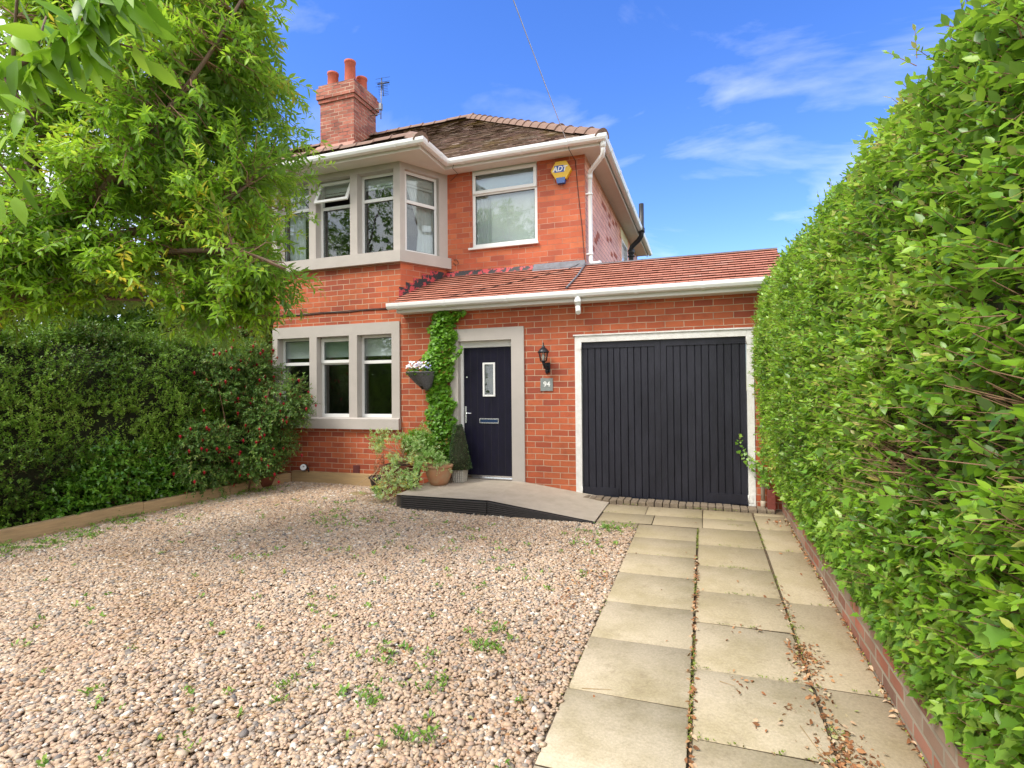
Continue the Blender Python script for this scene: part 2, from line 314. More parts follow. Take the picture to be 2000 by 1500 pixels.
# ------------------------------------------------------------------ ground
def gz(x, y):          # ground height: the plot rises gently towards the house
    return .025*max(-6, min(12, y))
def sheet(name, x0, x1, y0, y1, nx, ny, dz, material, fn=None):
    b = MB()
    for i in range(nx):
        for j in range(ny):
            xs = (x0+(x1-x0)*i/nx, x0+(x1-x0)*(i+1)/nx); ys = (y0+(y1-y0)*j/ny, y0+(y1-y0)*(j+1)/ny)
            b.quad([(x, y, gz(x, y)+dz) for x, y in ((xs[0], ys[0]), (xs[1], ys[0]), (xs[1], ys[1]), (xs[0], ys[1]))])
    return b.build(name, material)
M_GROUND = mat('earth_ground', (.09, .075, .045), .95, col2=(.05, .07, .025), nscale=3, bump=.6, bscale=20)
b = MB()
ys = [-300, -6, -3, 0, 3, 6, 9, 12, 400]
for j in range(len(ys)-1):
    b.quad([(x, y, gz(x, y)-.03) for x, y in ((-300, ys[j]), (300, ys[j]), (300, ys[j+1]), (-300, ys[j+1]))])
tag(b.build('ground', M_GROUND), 'earth under the plot and the hedge beds', kind='structure')
def edge_x(y):          # gravel-side face of the long timber
    return -6.75 - (7.6-y)*.1414
M_GBASE = mat('gravel_bed', (.30, .22, .16), .95, col2=(.42, .32, .24), nscale=60, bump=1, bscale=80)
b = MB()
for j in range(16):
    y0 = -1+j*.55; y1 = y0+.55
    b.quad([(edge_x(y0)-.02, y0, gz(0, y0)-.012), (-.72, y0, gz(0, y0)-.012), (-.72, y1, gz(0, y1)-.012), (edge_x(y1)-.02, y1, gz(0, y1)-.012)])
tag(b.build('gravel_drive', M_GBASE), 'pale bed under the loose pebbles of the drive', kind='structure')

RAMP = [(-3.95, 7.72), (-3.95, 6.45), (-2.60, 6.40), (-1.24, 6.36)]
def in_ramp(x, y): return (-4.15 < x < -1.25) & (y > 6.42)
def icos():
    t = (1+5**.5)/2
    v = np.array([(-1, t, 0), (1, t, 0), (-1, -t, 0), (1, -t, 0), (0, -1, t), (0, 1, t), (0, -1, -t), (0, 1, -t), (t, 0, -1), (t, 0, 1), (-t, 0, -1), (-t, 0, 1)], float)
    v /= np.linalg.norm(v[0])
    f = np.array([(0, 11, 5), (0, 5, 1), (0, 1, 7), (0, 7, 10), (0, 10, 11), (1, 5, 9), (5, 11, 4), (11, 10, 2), (10, 7, 6), (7, 1, 8), (3, 9, 4), (3, 4, 2), (3, 2, 6), (3, 6, 8), (3, 8, 9), (4, 9, 5), (2, 4, 11), (6, 2, 10), (8, 6, 7), (9, 8, 1)])
    return v, f
def pebbles():
    n = 185000
    y = npr.uniform(.2, 7.7, n*2); x = npr.uniform(-8, -.72, n*2)
    ok = (x > (-6.74-(7.6-y)*.1414)) & (x > -1.95*y-1.6) & ~((x > -3.93) & (x < -1.0) & (y > 6.46)) & ~((x > -1.26) & (y > 6.35))
    # outer edge frays where pebbles meet the slabs
    ok &= x < -.748+npr.normal(0, .008, n*2)
    x = x[ok][:n]; y = y[ok][:n]; n = len(x)
    V, F = icos()
    L = npr.lognormal(math.log(.0132), .30, n); L = np.clip(L, .006, .028)
    sx = L*npr.uniform(.95, 1.3, n); sy = L*npr.uniform(.65, .95, n); sz = L*npr.uniform(.34, .58, n)
    P = V[None]*(1+npr.normal(0, .10, (n, 12, 1)))*np.stack([sx, sy, sz], -1)[:, None, :]
    # random rotation: yaw + tilt
    a = npr.uniform(0, 2*np.pi, n); tx = npr.normal(0, .24, n); ty = npr.normal(0, .24, n)
    def rot(P, ang, i, j):
        c, s_ = np.cos(ang)[:, None], np.sin(ang)[:, None]; p, q = P[..., i].copy(), P[..., j].copy(); P[..., i] = c*p-s_*q; P[..., j] = s_*p+c*q
    rot(P, tx, 1, 2); rot(P, ty, 0, 2); rot(P, a, 0, 1)
    z = .025*y+npr.uniform(-.004, .009, n)+.008*np.sin(x*2.1+np.cos(y*1.7)*2)*np.sin(y*1.9)
    P += np.stack([x, y, z], -1)[:, None, :]
    Fc = (F[None]+(np.arange(n)*12)[:, None, None]).reshape(-1, 3)
    tint = np.repeat(npr.uniform(0, 1, n), 12)
    m_ = tintmat('pebble', [(0, (.17, .155, .15)), (.06, (.30, .26, .23)), (.16, (.46, .38, .31)), (.35, (.54, .39, .27)), (.5, (.62, .47, .34)), (.62, (.52, .36, .27)), (.75, (.66, .52, .38)), (.88, (.46, .30, .18)), (.95, (.70, .61, .50)), (1, (.80, .76, .69))], .75)
    nt = m_.node_tree; N = nt.nodes; Lk = nt.links; bb = N['Principled BSDF']; src = bb.inputs['Base Color'].links[0].from_socket
    tc = N.new('ShaderNodeTexCoord'); nn = N.new('ShaderNodeTexNoise'); nn.inputs['Scale'].default_value = 1.1; nn.inputs['Detail'].default_value = 5; nn.inputs['Roughness'].default_value = .65; Lk.new(tc.outputs['Object'], nn.inputs['Vector'])
    mr = N.new('ShaderNodeMapRange'); mr.inputs[1].default_value = .42; mr.inputs[2].default_value = .68; mr.inputs[4].default_value = .5; Lk.new(nn.outputs[0], mr.inputs[0])
    mx = N.new('ShaderNodeMixRGB'); mx.blend_type = 'MULTIPLY'; Lk.new(mr.outputs[0], mx.inputs[0]); Lk.new(src, mx.inputs[1]); mx.inputs[2].default_value = (.70, .57, .45, 1); Lk.new(mx.outputs[0], bb.inputs['Base Color'])
    tag(npmesh('pebbles', P.reshape(-1, 3), Fc, m_, None, tint, True), 'loose pink and beige pebbles of the drive', kind='stuff', cat='gravel')
pebbles()

# paving slabs
M_SLAB = bpy.data.materials.new('concrete_slab')
def slabmat():
    m_ = M_SLAB; m_.use_nodes = True; nt = m_.node_tree; N = nt.nodes; Lk = nt.links; b = N['Principled BSDF']; b.inputs['Roughness'].default_value = .85; b.inputs['Specular IOR Level'].default_value = .25
    tc = N.new('ShaderNodeTexCoord'); at = N.new('ShaderNodeAttribute'); at.attribute_name = 'tint'
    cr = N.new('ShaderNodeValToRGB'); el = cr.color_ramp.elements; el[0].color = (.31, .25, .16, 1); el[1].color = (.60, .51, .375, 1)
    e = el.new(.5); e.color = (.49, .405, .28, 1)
    Lk.new(at.outputs['Fac'], cr.inputs[0])
    def noise(s, d=5, r=.6):
        n = N.new('ShaderNodeTexNoise'); n.inputs['Scale'].default_value = s; n.inputs['Detail'].default_value = d; n.inputs['Roughness'].default_value = r; Lk.new(tc.outputs['Object'], n.inputs['Vector']); return n
    n1 = noise(2.2); r1 = N.new('ShaderNodeMapRange'); r1.inputs[1].default_value = .42; r1.inputs[2].default_value = .66; r1.inputs[4].default_value = .7; Lk.new(n1.outputs[0], r1.inputs[0])
    m1 = N.new('ShaderNodeMixRGB'); Lk.new(r1.outputs[0], m1.inputs[0]); Lk.new(cr.outputs[0], m1.inputs[1]); m1.inputs[2].default_value = (.33, .27, .15, 1)
    n2 = noise(70, 3, .8); r2 = N.new('ShaderNodeMapRange'); r2.inputs[1].default_value = .3; r2.inputs[2].default_value = .7; r2.inputs[3].default_value = .82; r2.inputs[4].default_value = 1.15; Lk.new(n2.outputs[0], r2.inputs[0])
    vm = N.new('ShaderNodeVectorMath'); vm.operation = 'SCALE'; Lk.new(m1.outputs[0], vm.inputs[0]); Lk.new(r2.outputs[0], vm.inputs['Scale'])
    n3 = noise(6, 9, .8); r3 = N.new('ShaderNodeMapRange'); r3.inputs[1].default_value = .54; r3.inputs[2].default_value = .72; r3.inputs[4].default_value = .55; Lk.new(n3.outputs[0], r3.inputs[0])
    m3 = N.new('ShaderNodeMixRGB'); Lk.new(r3.outputs[0], m3.inputs[0]); Lk.new(vm.outputs[0], m3.inputs[1]); m3.inputs[2].default_value = (.20, .15, .09, 1)
    Lk.new(m3.outputs[0], b.inputs['Base Color'])
    bp = N.new('ShaderNodeBump'); bp.inputs['Strength'].default_value = .35; bp.inputs['Distance'].default_value = .004; Lk.new(n2.outputs[0], bp.inputs['Height']); Lk.new(bp.outputs[0], b.inputs['Normal'])
slabmat()
def paving():
    base = MB()
    for j in range(17):
        y0 = -1+j*.53; y1 = y0+.53
        base.quad([(-.74 if y1 < 6.5 else -1.3, y0, gz(0, y0)-.018), (1.0, y0, gz(0, y0)-.018), (1.0, y1, gz(0, y1)-.018), (-.74 if y1 < 6.5 else -1.3, y1, gz(0, y1)-.018)])
    tag(base.build('joint_bed', mat('joint_earth', (.085, .065, .035), .95, col2=(.16, .10, .055), nscale=30, bump=.8)), 'dark earth bed showing in the slab joints', kind='structure')
    V = []; F = []; T = []
    rr = random.Random(3)
    def slab(x0, x1, y0, y1, t, lift=0):
        g = .0045; x0 += g; x1 -= g; y0 += g; y1 -= g; c = .005; n = len(V)
        j = lambda: rr.uniform(-.003, .003); tz = rr.uniform(-.003, .003)+lift; tx = rr.uniform(-.004, .004)
        cs = [(x0+j(), y0+j()), (x1+j(), y0+j()), (x1+j(), y1+j()), (x0+j(), y1+j())]
        zf = lambda x, y: gz(x, y)+.002+tz+tx*(x-x0)
        cx, cy = (x0+x1)/2, (y0+y1)/2
        for (x, y) in cs: V.append((x, y, zf(x, y)-.06))
        for (x, y) in cs: V.append((x, y, zf(x, y)-.006))
        for (x, y) in cs: V.append((x+(c if x < cx else -c), y+(c if y < cy else -c), zf(x, y)))
        for a in (0, 4):
            for i in range(4): k = (i+1) % 4; F.append((n+a+i, n+a+k, n+a+4+k, n+a+4+i))
        F.append((n+8, n+9, n+10, n+11)); T.extend([t]*12)
    L = [6.50, 5.98, 5.43, 4.88, 4.23, 3.62, 2.98, 2.35, 1.72, 1.1, .5, -.1, -.7]
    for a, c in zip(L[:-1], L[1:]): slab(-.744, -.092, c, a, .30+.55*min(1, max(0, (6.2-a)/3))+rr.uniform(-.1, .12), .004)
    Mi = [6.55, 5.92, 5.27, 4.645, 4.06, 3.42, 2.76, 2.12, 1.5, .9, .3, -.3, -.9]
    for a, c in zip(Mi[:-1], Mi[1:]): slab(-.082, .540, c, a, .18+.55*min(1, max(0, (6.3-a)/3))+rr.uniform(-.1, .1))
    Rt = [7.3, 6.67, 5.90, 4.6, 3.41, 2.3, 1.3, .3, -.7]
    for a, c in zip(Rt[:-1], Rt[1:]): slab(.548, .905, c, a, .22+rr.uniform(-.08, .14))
    for y0, y1, xs in ((6.99, 7.43, (-1.30, -.72, -.04, .54)), (6.55, 6.98, (-1.24, -.60, -.04, .54))):
        for a, c in zip(xs[:-1], xs[1:]): slab(a, c, y0, y1, .08+rr.uniform(0, .2))
    slab(.555, .905, 7.31, 7.43, .1)
    slab(-1.24, -.745, 6.35, 6.54, .12)
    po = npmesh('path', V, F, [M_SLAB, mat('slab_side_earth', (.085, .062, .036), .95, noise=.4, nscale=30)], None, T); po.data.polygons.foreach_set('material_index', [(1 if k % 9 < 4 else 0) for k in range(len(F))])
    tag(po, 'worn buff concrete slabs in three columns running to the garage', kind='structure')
paving()

# setts under the garage doors
rr = random.Random(5)
b = MB()
x = -1.74
while x < .80:
    w_ = rr.uniform(.088, .108); t_ = .245+rr.uniform(-.006, .006)-(x+1.74)*.012
    b.box(x+.005, x+w_-.005, 7.48+rr.uniform(-.012, .012), 7.70, .15, t_); x += w_
tag(b.build('sett_kerb', mat('dark_sett', (.17, .13, .095), .9, col2=(.26, .20, .14), nscale=12, bump=.8, bscale=40), None, bevel=.008), 'row of small stone setts along the garage threshold', kind='structure')

# ------------------------------------------------------------------ the house
Y0, Y1 = 7.75, 8.525
house = empty('semi_detached_house', (-3.3, 7.75, .19), 'red brick semi detached house with bay window, porch and attached garage', 'house')
def wall(name, o, u, L, z0, z1, holes, m_, t=.12, parent=house, off=0):
    """wall with rectangular openings; o start point (2d), u direction, inward is to the left of u"""
    b = MB(); us = sorted({0, L, *[h[0] for h in holes], *[h[1] for h in holes]}); zs = sorted({z0, z1, *[h[2] for h in holes], *[h[3] for h in holes]})
    for zi in range(len(zs)-1):
        run = None
        for ui in range(len(us)-1):
            a, c = us[ui], us[ui+1]; mu, mz = (a+c)/2, (zs[zi]+zs[zi+1])/2
            solid = not any(h[0] < mu < h[1] and h[2] < mz < h[3] for h in holes)
            if solid: run = (run[0], c) if run else (a, c)
            if (not solid or ui == len(us)-2) and run:
                b.obox(o, u, run[0], run[1], off, t, zs[zi], zs[zi+1]); run = None
    return b.build(name, m_, parent)
X = (1, 0)
# bay wall below the upper bay (front), from left return to the splay
XL, XC = -7.24, -4.643
spl = Vector((-4.195+4.643, .775)).normalized(); SPL = (spl.x, spl.y); LS = .895
lw = (-7.238-XL, -4.655-XL, 1.122, 2.885)
wall('wall', (XL, Y0), X, XC-XL, 0.05, 3.86, [lw], BR_LOW)
wall('wall', (XC, Y0), SPL, LS, 2.6, 3.86, [], BR_UP)
# left return of the bay and the wall running on to the party line
wall('wall', (-7.69, Y1), (.448/.895, -.775/.895), LS, 0.05, 3.86, [], BR_LOW)
wall('wall', (-11, Y1), X, -7.69+11, 0.05, 5.55, [], BR_UP)
# porch and garage front wall
wall('wall', (XC+.004, Y0+.002), X, .98-XC-.004, 0.05, 3.02, [(-3.75-XC-.004, -2.535-XC-.004, -1, 2.70), (-1.765-XC-.004, .615-XC-.004, -1, 2.517)], BR_LOW)
wall('wall', (.978, Y0+.125), (0, 1), 4.9, 0.05, 3.02, [], BR_LOW)
# main upper wall with the window, and the long side wall
wall('wall', (-4.195, Y1), X, -1.748+4.195-.002, 2.6, 5.55, [(-3.70+4.195, -2.54+4.195, 4.16, 5.49)], BR_UP)
wall('wall', (-1.748, Y1+.1205), (0, 1), 7.1, 2.6, 5.55, [(12.55-Y1-.1205, 13.5-Y1-.1205, 3.9, 5.2)], BR_SIDE)
b = MB(); b.quad([(-1.7475, Y1+.001, 2.6), (-1.7475, Y1+.1203, 2.6), (-1.7475, Y1+.1203, 5.55), (-1.7475, Y1+.001, 5.55)]); b.build('wall_return', BR_SIDE, house)
M_REPB = mat('deep_red_brick', (.42, .10, .045), .8, noise=.4, nscale=9)
# odd replaced bricks in the side wall
rs = random.Random(11)
for k in range(24):
    b = MB()
    row = rs.randint(0, 15); yy = Y1+.5+rs.randint(0, 14)*.25+(row % 2)*.125; zz = 3.92+row*.089
    b.box(-1.7485, -1.744, yy+.006, yy+.24, zz+.005, zz+.084)
    b.build('replaced_brick', M_REPB, house)

# ---- stone surround of the lower window
b = MB(); F0 = Y0-.025; F1 = Y0+.20
ops = [(-7.13, -6.438), (-6.287, -5.628), (-5.469, -4.804)]
zt = 2.69; zs_ = 1.31
b.box(-7.238, -4.657, F0, F1, zt, 2.883)
xs = [-7.238]+[v for o_ in ops for v in o_]+[-4.657]
for i in range(0, 8, 2): b.box(xs[i], xs[i+1], F0, F1, zs_, zt)
b.prism([(Y0-.075, 1.122), (F1, 1.122), (F1, zs_), (Y0-.03, zs_), (Y0-.075, zs_-.02)], 'x', -7.26, -4.650)
b.build('stone_surround', M_STONE, house)
def window(o, u, a0, a1, z0, z1, tr, name='window', open_top=None, thick_top=False, pane_mat=None, parent=house, fw=.045, sill=False, depth=0.0):
    """upvc window: frame, transom at tr, panes; o/u the plane of the frame's outer face"""
    f = MB(); D_ = .06
    f.obox(o, u, a0, a0+fw, depth, depth+D_, z0, z1); f.obox(o, u, a1-fw, a1, depth, depth+D_, z0, z1)
    f.obox(o, u, a0+fw, a1-fw, depth, depth+D_, z0, z0+fw+.012); f.obox(o, u, a0+fw, a1-fw, depth, depth+D_, z1-fw, z1)
    f.obox(o, u, a0+fw, a1-fw, depth-.001, depth+D_, tr-.027, tr+.027)
    fr = f.build(name, M_UPVC, parent, bevel=.004)
    g = MB(); g.obox(o, u, a0+fw, a1-fw, depth+.028, depth+.034, z0+fw+.012, tr-.027)
    if open_top is None: g.obox(o, u, a0+fw, a1-fw, depth+.028, depth+.034, tr+.027, z1-fw)
    g.build('pane', pane_mat or M_GLASS, fr)
    k = MB()     # black gaskets
    for (q0, q1) in ((z0+fw+.012, tr-.027),)+(((tr+.027, z1-fw),) if open_top is None else ()):
        k.obox(o, u, a0+fw, a0+fw+.008, depth+.018, depth+.027, q0, q1); k.obox(o, u, a1-fw-.008, a1-fw, depth+.018, depth+.027, q0, q1)
        k.obox(o, u, a0+fw+.008, a1-fw-.008, depth+.018, depth+.027, q0, q0+.008); k.obox(o, u, a0+fw+.008, a1-fw-.008, depth+.018, depth+.027, q1-.008, q1)
    k.build('gasket', M_BLACKP, fr)
    if thick_top or open_top:
        n = (-u[1], u[0]); s_ = MB(); g2 = MB()
        def vent(mb, aa, ab, da, db, ta, tb):   # piece of the sash, hinged at its top, swung out by ang
            ang = R(open_top or 0); zt_ = z1-.03
            def P(a, d, t): # t measured down from the hinge, d outward thickness
                dd = depth-d*math.cos(ang)-t*math.sin(ang); z = zt_-t*math.cos(ang)+d*math.sin(ang)
                return (o[0]+u[0]*a+n[0]*dd, o[1]+u[1]*a+n[1]*dd, z)
            mb.hexa([P(aa, db, tb), P(ab, db, tb), P(ab, da, tb), P(aa, da, tb), P(aa, db, ta), P(ab, db, ta), P(ab, da, ta), P(aa, da, ta)])
        T = z1-.03-(tr+.0); e0, e1 = a0+.012, a1-.012; sw = .052
        vent(s_, e0, e0+sw, .002, .03, 0, T); vent(s_, e1-sw, e1, .002, .03, 0, T); vent(s_, e0+sw, e1-sw, .002, .03, 0, sw); vent(s_, e0+sw, e1-sw, .002, .03, T-sw, T)
        vent(g2, e0+sw, e1-sw, .010, .015, sw, T-sw)
        sa = s_.build('opening_sash', M_UPVC, fr, bevel=.003); g2.build('pane', pane_mat or M_GLASS, sa)
    return fr
WY = Y0+.11
window((0, WY), X, -7.13, -6.438, zs_, zt, 2.24)
window((0, WY), X, -6.287, -5.628, zs_, zt, 2.24, thick_top=True)
window((0, WY), X, -5.469, -4.804, zs_, zt, 2.24)
# roller blinds of the lower window
for a0, a1 in ops:
    b = MB(); b.box(a0+.03, a1-.03, WY+.068, WY+.072, 2.37, zt+.02); b.box(a0+.03, a1-.03, WY+.064, WY+.078, 2.345, 2.37)
    b.build('roller_blind', M_BLIND, house)
# ---- stone surround of the upper bay
b = MB()
zb0, zb1, zb2, zb3 = 3.845, 4.03, 5.39, 5.50
uo = [(-7.13, -6.434), (-6.295, -5.592), (-5.449, -4.755)]
b.box(XL, -4.756, F0, F1, zb2, zb3)
xs = [XL]+[v for o_ in uo for v in o_]+[XC]
for i in range(0, 8, 2):
    if i < 6: b.box(xs[i], xs[i+1], F0, F1, zb1, zb2)
b.prism([(-4.755, F0), (XC+.014, F0), (-4.58, 7.80), (-4.72, 7.90), (-4.755, 7.93)], 'z', zb1, zb2)   # angled corner post
O2 = (XC+.022, Y0-.012)
b.obox(O2, SPL, .10, LS+.02, 0, .19, zb2, zb3)
b.obox(O2, SPL, .735, LS+.02, 0, .19, zb1, zb2)
b.prism([(-4.755, F0), (XC+.014, F0), (-4.57, 7.83), (-4.755, 7.93)], 'z', zb2, zb3)
# sill: one strip along the front and one along the splay
b.prism([(XL-.1, Y0+.2), (XL, Y0-.085), (XC+.045, Y0-.085), (-4.195+.10, Y1-.01), (-4.3, Y1-.02), (-4.74, Y0+.2)], 'z', zb0, zb1)
b.build('stone_surround', M_STONE, house)
# left return, seen edge on
b = MB(); b.obox((-7.69, Y1), (.5, -.866), 0, LS, -.02, .2, zb0, zb3); b.build('stone_return', M_STONE, house)
window((0, WY), X, -7.13, -6.434, zb1, zb2, 4.96)
window((0, WY), X, -6.295, -5.592, zb1, zb2, 4.93, open_top=24)
window((0, WY), X, -5.449, -4.755, zb1, zb2, 4.96)
window(O2, SPL, .105, .735, zb1, zb2, 4.89, depth=.075)
# curtains and blinds inside the upper bay
def curtain(name, o, u, a0, a1, z0, z1, depth, m_, taper=0):
    V = []; F = []; n = 40; nn = (-u[1], u[0]); rows = 8
    for j in range(rows+1):
        t = j/rows; z = z0+(z1-z0)*t
        wd = 1-taper*(1-abs(t-.45)/.55 if t > .45 else .75+.25*(t/.45))*1.0 if taper else 1
        for i in range(n+1):
            a = a1-(a1-a0)*(i/n)*wd; d = depth+.018*math.sin(i*1.7+1.3*math.sin(i*.6))
            V.append((o[0]+u[0]*a+nn[0]*d, o[1]+u[1]*a+nn[1]*d, z))
    for j in range(rows):
        for i in range(n): k = j*(n+1)+i; F.append((k, k+1, k+n+2, k+n+1))
    npmesh(name, V, F, m_, house, None, True)
curtain('curtain', O2, SPL, .14, .74, 3.9, 5.35, .19, M_CURT, .5)
curtain('curtain', (0, WY), X, -7.12, -6.75, 3.9, 5.35, .16, M_CURT)
for (o, u, a0, a1, dd) in (((0, WY), X, -7.12, -6.44, .075), ((0, WY), X, -5.44, -4.77, .075), (O2, SPL, .12, .72, .15), ((0, WY), X, -6.28, -5.60, .075)):
    b = MB(); b.obox(o, u, a0, a1, dd, dd+.006, 5.22, 5.38); b.obox(o, u, a0, a1, dd-.006, dd+.012, 5.17, 5.205)
    b.build('roller_blind', M_BLIND, house)
# rooms behind the glass
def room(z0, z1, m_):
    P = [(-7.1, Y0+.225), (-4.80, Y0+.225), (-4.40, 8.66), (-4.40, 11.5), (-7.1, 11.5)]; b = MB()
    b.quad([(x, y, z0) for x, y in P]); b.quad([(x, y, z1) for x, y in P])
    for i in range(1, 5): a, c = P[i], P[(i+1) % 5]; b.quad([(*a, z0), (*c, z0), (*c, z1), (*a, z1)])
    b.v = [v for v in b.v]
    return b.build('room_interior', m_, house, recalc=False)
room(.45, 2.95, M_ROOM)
b = MB(); b.box(-6.1, -5.2, 10.4, 11.2, .46, 1.55); b.box(-6.14, -5.16, 10.36, 11.2, 1.55, 1.6); b.build('sideboard', mat('pale_wood', (.45, .36, .27), .6, noise=.3, nscale=5), house)
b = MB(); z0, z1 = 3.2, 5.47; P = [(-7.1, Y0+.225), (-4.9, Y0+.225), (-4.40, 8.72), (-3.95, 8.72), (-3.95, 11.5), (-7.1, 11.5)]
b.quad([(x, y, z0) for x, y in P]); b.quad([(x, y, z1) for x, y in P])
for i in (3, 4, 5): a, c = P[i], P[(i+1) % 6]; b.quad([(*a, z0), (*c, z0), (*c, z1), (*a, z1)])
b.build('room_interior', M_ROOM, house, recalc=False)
# bathroom style window
window((0, Y1+.02), X, -3.70, -2.54, 4.17, 5.49, 5.085, thick_top=True, fw=.05)
b = MB(); b.box(-3.69, -2.55, Y1+.115, Y1+.119, 4.17, 5.49); b.build('window_film', M_FROST, house)
curtain('curtain', (0, Y1+.02), X, -3.66, -3.40, 4.2, 5.06, .075, M_CURT)
b = MB(); b.box(-3.76, -2.52, Y1-.05, Y1+.02, 4.135, 4.168); b.build('window_sill', M_UPVC, house, bevel=.004)
# far side window with a cream lintel
f = MB()
for (a, c, z0, z1) in ((12.55, 12.60, 3.9, 5.2), (13.45, 13.5, 3.9, 5.2), (12.60, 13.45, 5.15, 5.2), (12.60, 13.45, 3.9, 3.95)): f.box(-1.79, -1.735, a, c, z0, z1)
fr = f.build('window', M_UPVC, house); g = MB(); g.box(-1.785, -1.78, 12.60, 13.45, 3.95, 5.15); g.build('pane', M_FROST, fr)
b = MB(); b.box(-1.80, -1.738, 12.40, 13.62, 5.203, 5.42); b.build('lintel', mat('cream_lintel', (.70, .60, .34), .8, noise=.15), house)

# ---- main roof: soffits, fascias, gutters, tiles
FZ0, FZ1 = 5.49, 5.60
YF, YB, XF = Y1-.29, Y0-.37, -1.748+.29     # fascia lines: main front, bay front, side
XBC = -4.068                                # outer corner of the bay eaves
b = MB()
b.box(-11, XBC-.001, YB+.02, Y1-.001, FZ0-.001, FZ0+.012)
b.box(XBC, XF-.02, YF+.02, Y1+.05, FZ0-.002, FZ0+.012); b.box(-1.76, XF-.02, Y1+.051, 15.6, FZ0-.0015, FZ0+.0115)
so = b.build('soffit', M_SOFFIT, house)
b = MB()
b.box(-11, XBC, YB, YB+.02, FZ0-.03, FZ1); b.box(XBC-.02, XBC, YB+.02, YF+.001, FZ0-.03, FZ1); b.box(XBC-.02, XF, YF+.001, YF+.02, FZ0-.03, FZ1)
b.box(XF-.02, XF, YF+.02, 15.7, FZ0-.03, FZ1)
b.build('fascia', M_FASCIA, house)
def gutter(path, z, name='gutter', r=.056, parent=house, br=None):
    """half-round gutter with a rolled lip swept along a horizontal path; open side up; outward is right of travel"""
    prof = [(-.055, 0), (-.055, -.03), (-.045, -.055), (-.02, -.078), (.012, -.082), (.040, -.070), (.055, -.040), (.058, -.004), (.062, .002), (.066, -.004), (.063, -.045), (.046, -.078), (.014, -.092), (-.024, -.088), (-.052, -.062), (-.062, -.03), (-.062, 0)]
    P = [Vector((p[0], p[1], 0)) for p in path]; n = len(prof); V = []; F = []; lips = []
    for i, p in enumerate(P):
        d0 = (P[i]-P[i-1]).normalized() if i else (P[1]-P[0]).normalized(); d1 = (P[i+1]-P[i]).normalized() if i < len(P)-1 else d0
        m_ = (d0+d1).normalized(); out = Vector((m_.y, -m_.x, 0)); k = 1/max(.3, m_.dot(d1))
        for (a, c) in prof: V.append(tuple(p+out*a*k+Vector((0, 0, z+c))))
    for i in range(len(P)-1):
        for j in range(n): j2 = (j+1) % n; F.append((i*n+j, i*n+j2, (i+1)*n+j2, (i+1)*n+j))
    mb = MB(); mb.v = V; mb.f = F; mb.mi = [0]*len(F); mb.sm = [False]*len(F)
    mb.f += [tuple(range(n)), tuple(reversed(range((len(P)-1)*n, len(P)*n)))]; mb.mi += [0, 0]; mb.sm += [False, False]
    g = mb.build(name, M_UPVC, parent)
    for (cx, cy, dx, dy) in (br or []):    # union brackets: slightly larger strap
        k = MB(); d = Vector((dx, dy, 0)); out = Vector((dy, -dx, 0)); pf = [(a*1.09, c*1.07-.002) for a, c in prof[7:]]
        for s0, s1 in ((-.022, .022),):
            base = len(k.v)
            for s_ in (s0, s1):
                for (a, c) in pf: k.v.append(tuple(Vector((cx, cy, 0))+d*s_+out*a+Vector((0, 0, z+c))))
                for (a, c) in reversed(pf): k.v.append(tuple(Vector((cx, cy, 0))+d*s_+out*a*.93+Vector((0, 0, z+c*.95))))
            n2 = 2*len(pf)
            for j in range(n2): j2 = (j+1) % n2; k.f.append((base+j, base+j2, base+n2+j2, base+n2+j)); k.mi.append(0); k.sm.append(False)
            for q in (0, 1):
                for j in range(len(pf)-1): k.f.append((base+q*n2+j, base+q*n2+j+1, base+q*n2+n2-2-j, base+q*n2+n2-1-j)); k.mi.append(0); k.sm.append(False)
        k.build('gutter_bracket', M_UPVC, g)
    return g
GZ = 5.585
gutter([(-11, YB-.06), (XBC+.06, YB-.06), (XBC+.06, YF-.06), (XF+.06, YF-.06), (XF+.06, 15.75)], GZ, br=[(-7.6, YB-.06, 1, 0), (-6.1, YB-.06, 1, 0), (-4.45, YB-.06, 1, 0), (XBC+.06, YF-.35, 0, 1), (-3.72, YF-.06, 1, 0), (-2.7, YF-.06, 1, 0), (-1.95, YF-.06, 1, 0)]+[(XF+.06, 8.7+.95*i, 0, 1) for i in range(7)])

